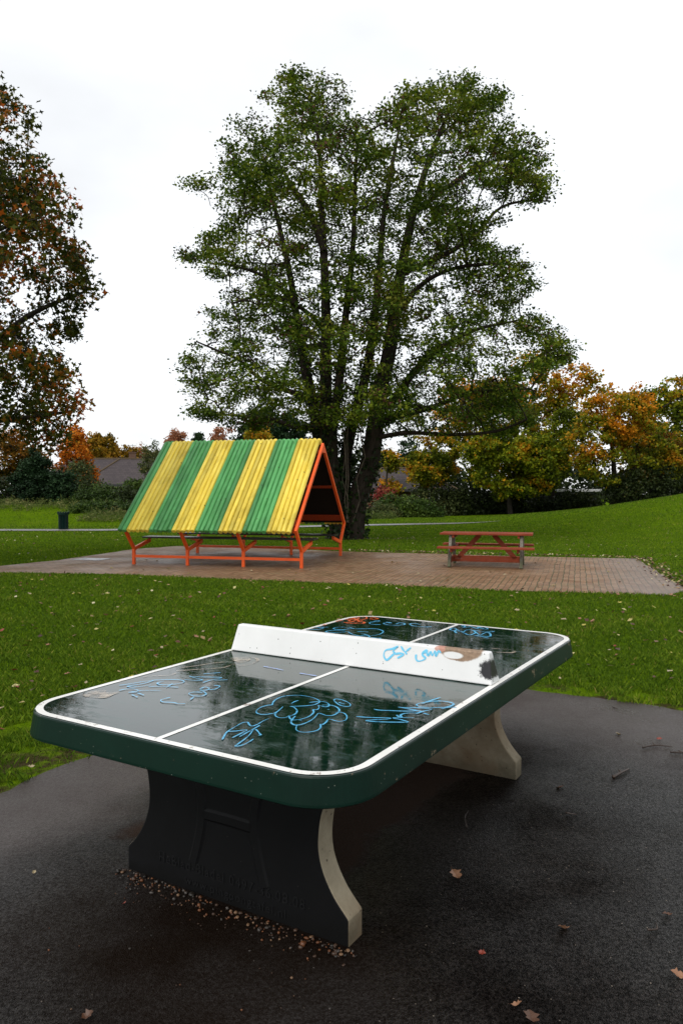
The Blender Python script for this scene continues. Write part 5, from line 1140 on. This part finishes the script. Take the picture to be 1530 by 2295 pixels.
# single leaves lying on the asphalt
for kind, x, y, s, lab in ASPH_LEAVES: put_leaf(kind, x, y, .010, s * .8, lab)
def twig(P, r, lab):
    mb = MB(); q = crom([(x, y, .012 + RND.uniform(0, .006)) for x, y in P], 4); mb.tube(q, [r * .7 * (1 - .6 * i / len(q)) for i in range(len(q))], 6)
    if len(q) > 6:
        a = Vector(q[len(q) // 2]); mb.tube([a, a + Vector((RND.uniform(-.04, .04), .03, .004))], [r * .6, r * .3], 5)
    tag(mb.build('twig', M_TWIG, smooth=True), lab, 'twig')
M_TWIG = plain('wet_twig_bark', (.03, .018, .012), .4, .4)
for P, r, lab in ASPH_TWIGS: twig(P, r, lab)
# leaves scattered over the lawn
def on_lawn(x, y):
    v_, u_ = to_table(x, y)
    return not (v_ > PAD_V0 - .03 and u_ < PAD_U1 + .03) and not bool(in_poly(np.array([x]), np.array([y]), PATIO)[0])
cnt = 0
while cnt < 235:
    y = 4.2 + 13.0 * RND.random() ** 1.25; x = RND.uniform(-1, 1) * (.45 * y + .2)
    if not on_lawn(x, y): continue
    if x < 0 and RND.random() < .0: continue
    k = RND.choices(['tan', 'red', 'brown', 'yellow', 'pale'], [4, 2, 2, 2, 3])[0]
    put_leaf(k, x, y, gz(x, y) + .045, RND.uniform(.035, .072) * (1.15 if y > 8 else .95), {'tan': 'tan dry fallen leaf lying on the lawn grass', 'red': 'dark red fallen leaf lying on the lawn grass', 'brown': 'dull brown fallen leaf lying on the lawn grass', 'yellow': 'yellow fallen leaf lying on the lawn grass', 'pale': 'pale cream fallen leaf lying on the lawn grass'}[k], k + ' leaves scattered over the lawn')
    cnt += 1
cnt = 0
while cnt < 60:
    x, y = RND.uniform(-5, 7), RND.uniform(12, 20)
    if not bool(in_poly(np.array([x]), np.array([y]), PATIO)[0]): continue
    k = RND.choices(['pale', 'yellow', 'brown'], [5, 3, 1])[0]
    put_leaf(k, x, y, .02, RND.uniform(.055, .085), {'pale': 'pale cream leaf lying flat on the brick paving', 'yellow': 'yellow leaf lying flat on the brick paving', 'brown': 'brown leaf lying flat on the brick paving'}[k], k + ' leaves on the brick paving'); cnt += 1
# small litter: too many to count
C = []
while len(C) < 750:
    y = RND.uniform(5, 34); x = RND.uniform(-1, 1) * .46 * y
    if on_lawn(x, y): C.append((x, y, gz(x, y) + .05))
for a, b, n in (((7.3, 18.7), (.43, 20.9), 700), ((7.3, 18.6), (5.75, 12.4), 380), ((2.5, 26.4), (-2.0, 26.4), 160), ((.4, 20.9), (-2, 22.1), 100)):
    for _ in range(n):
        f = RND.random(); x, y = a[0] + (b[0] - a[0]) * f + RND.gauss(0, .14), a[1] + (b[1] - a[1]) * f + RND.gauss(.06, .16); C.append((x, y, gz(x, y) + .035))
V, F, c = leaves(np.array(C), .062, .012, 1, 1.6, .7)
V[:, 2] = np.maximum(V[:, 2], ground(V[:, 0], V[:, 1]) + .012)
M_LIT = leafmat('leaf_litter', [(0., (.04, .018, .011)), (.45, (.11, .042, .02)), (.7, (.28, .19, .08)), (.85, (.42, .37, .13)), (1., (.5, .45, .3))], .1)
tag(np_mesh('leaf_litter', V, F, M_LIT, tint=np.clip(rng.random(len(c)), 0, 1)), 'small fallen leaf litter over the lawn and along the paving edges', 'leaf litter', kind='stuff')
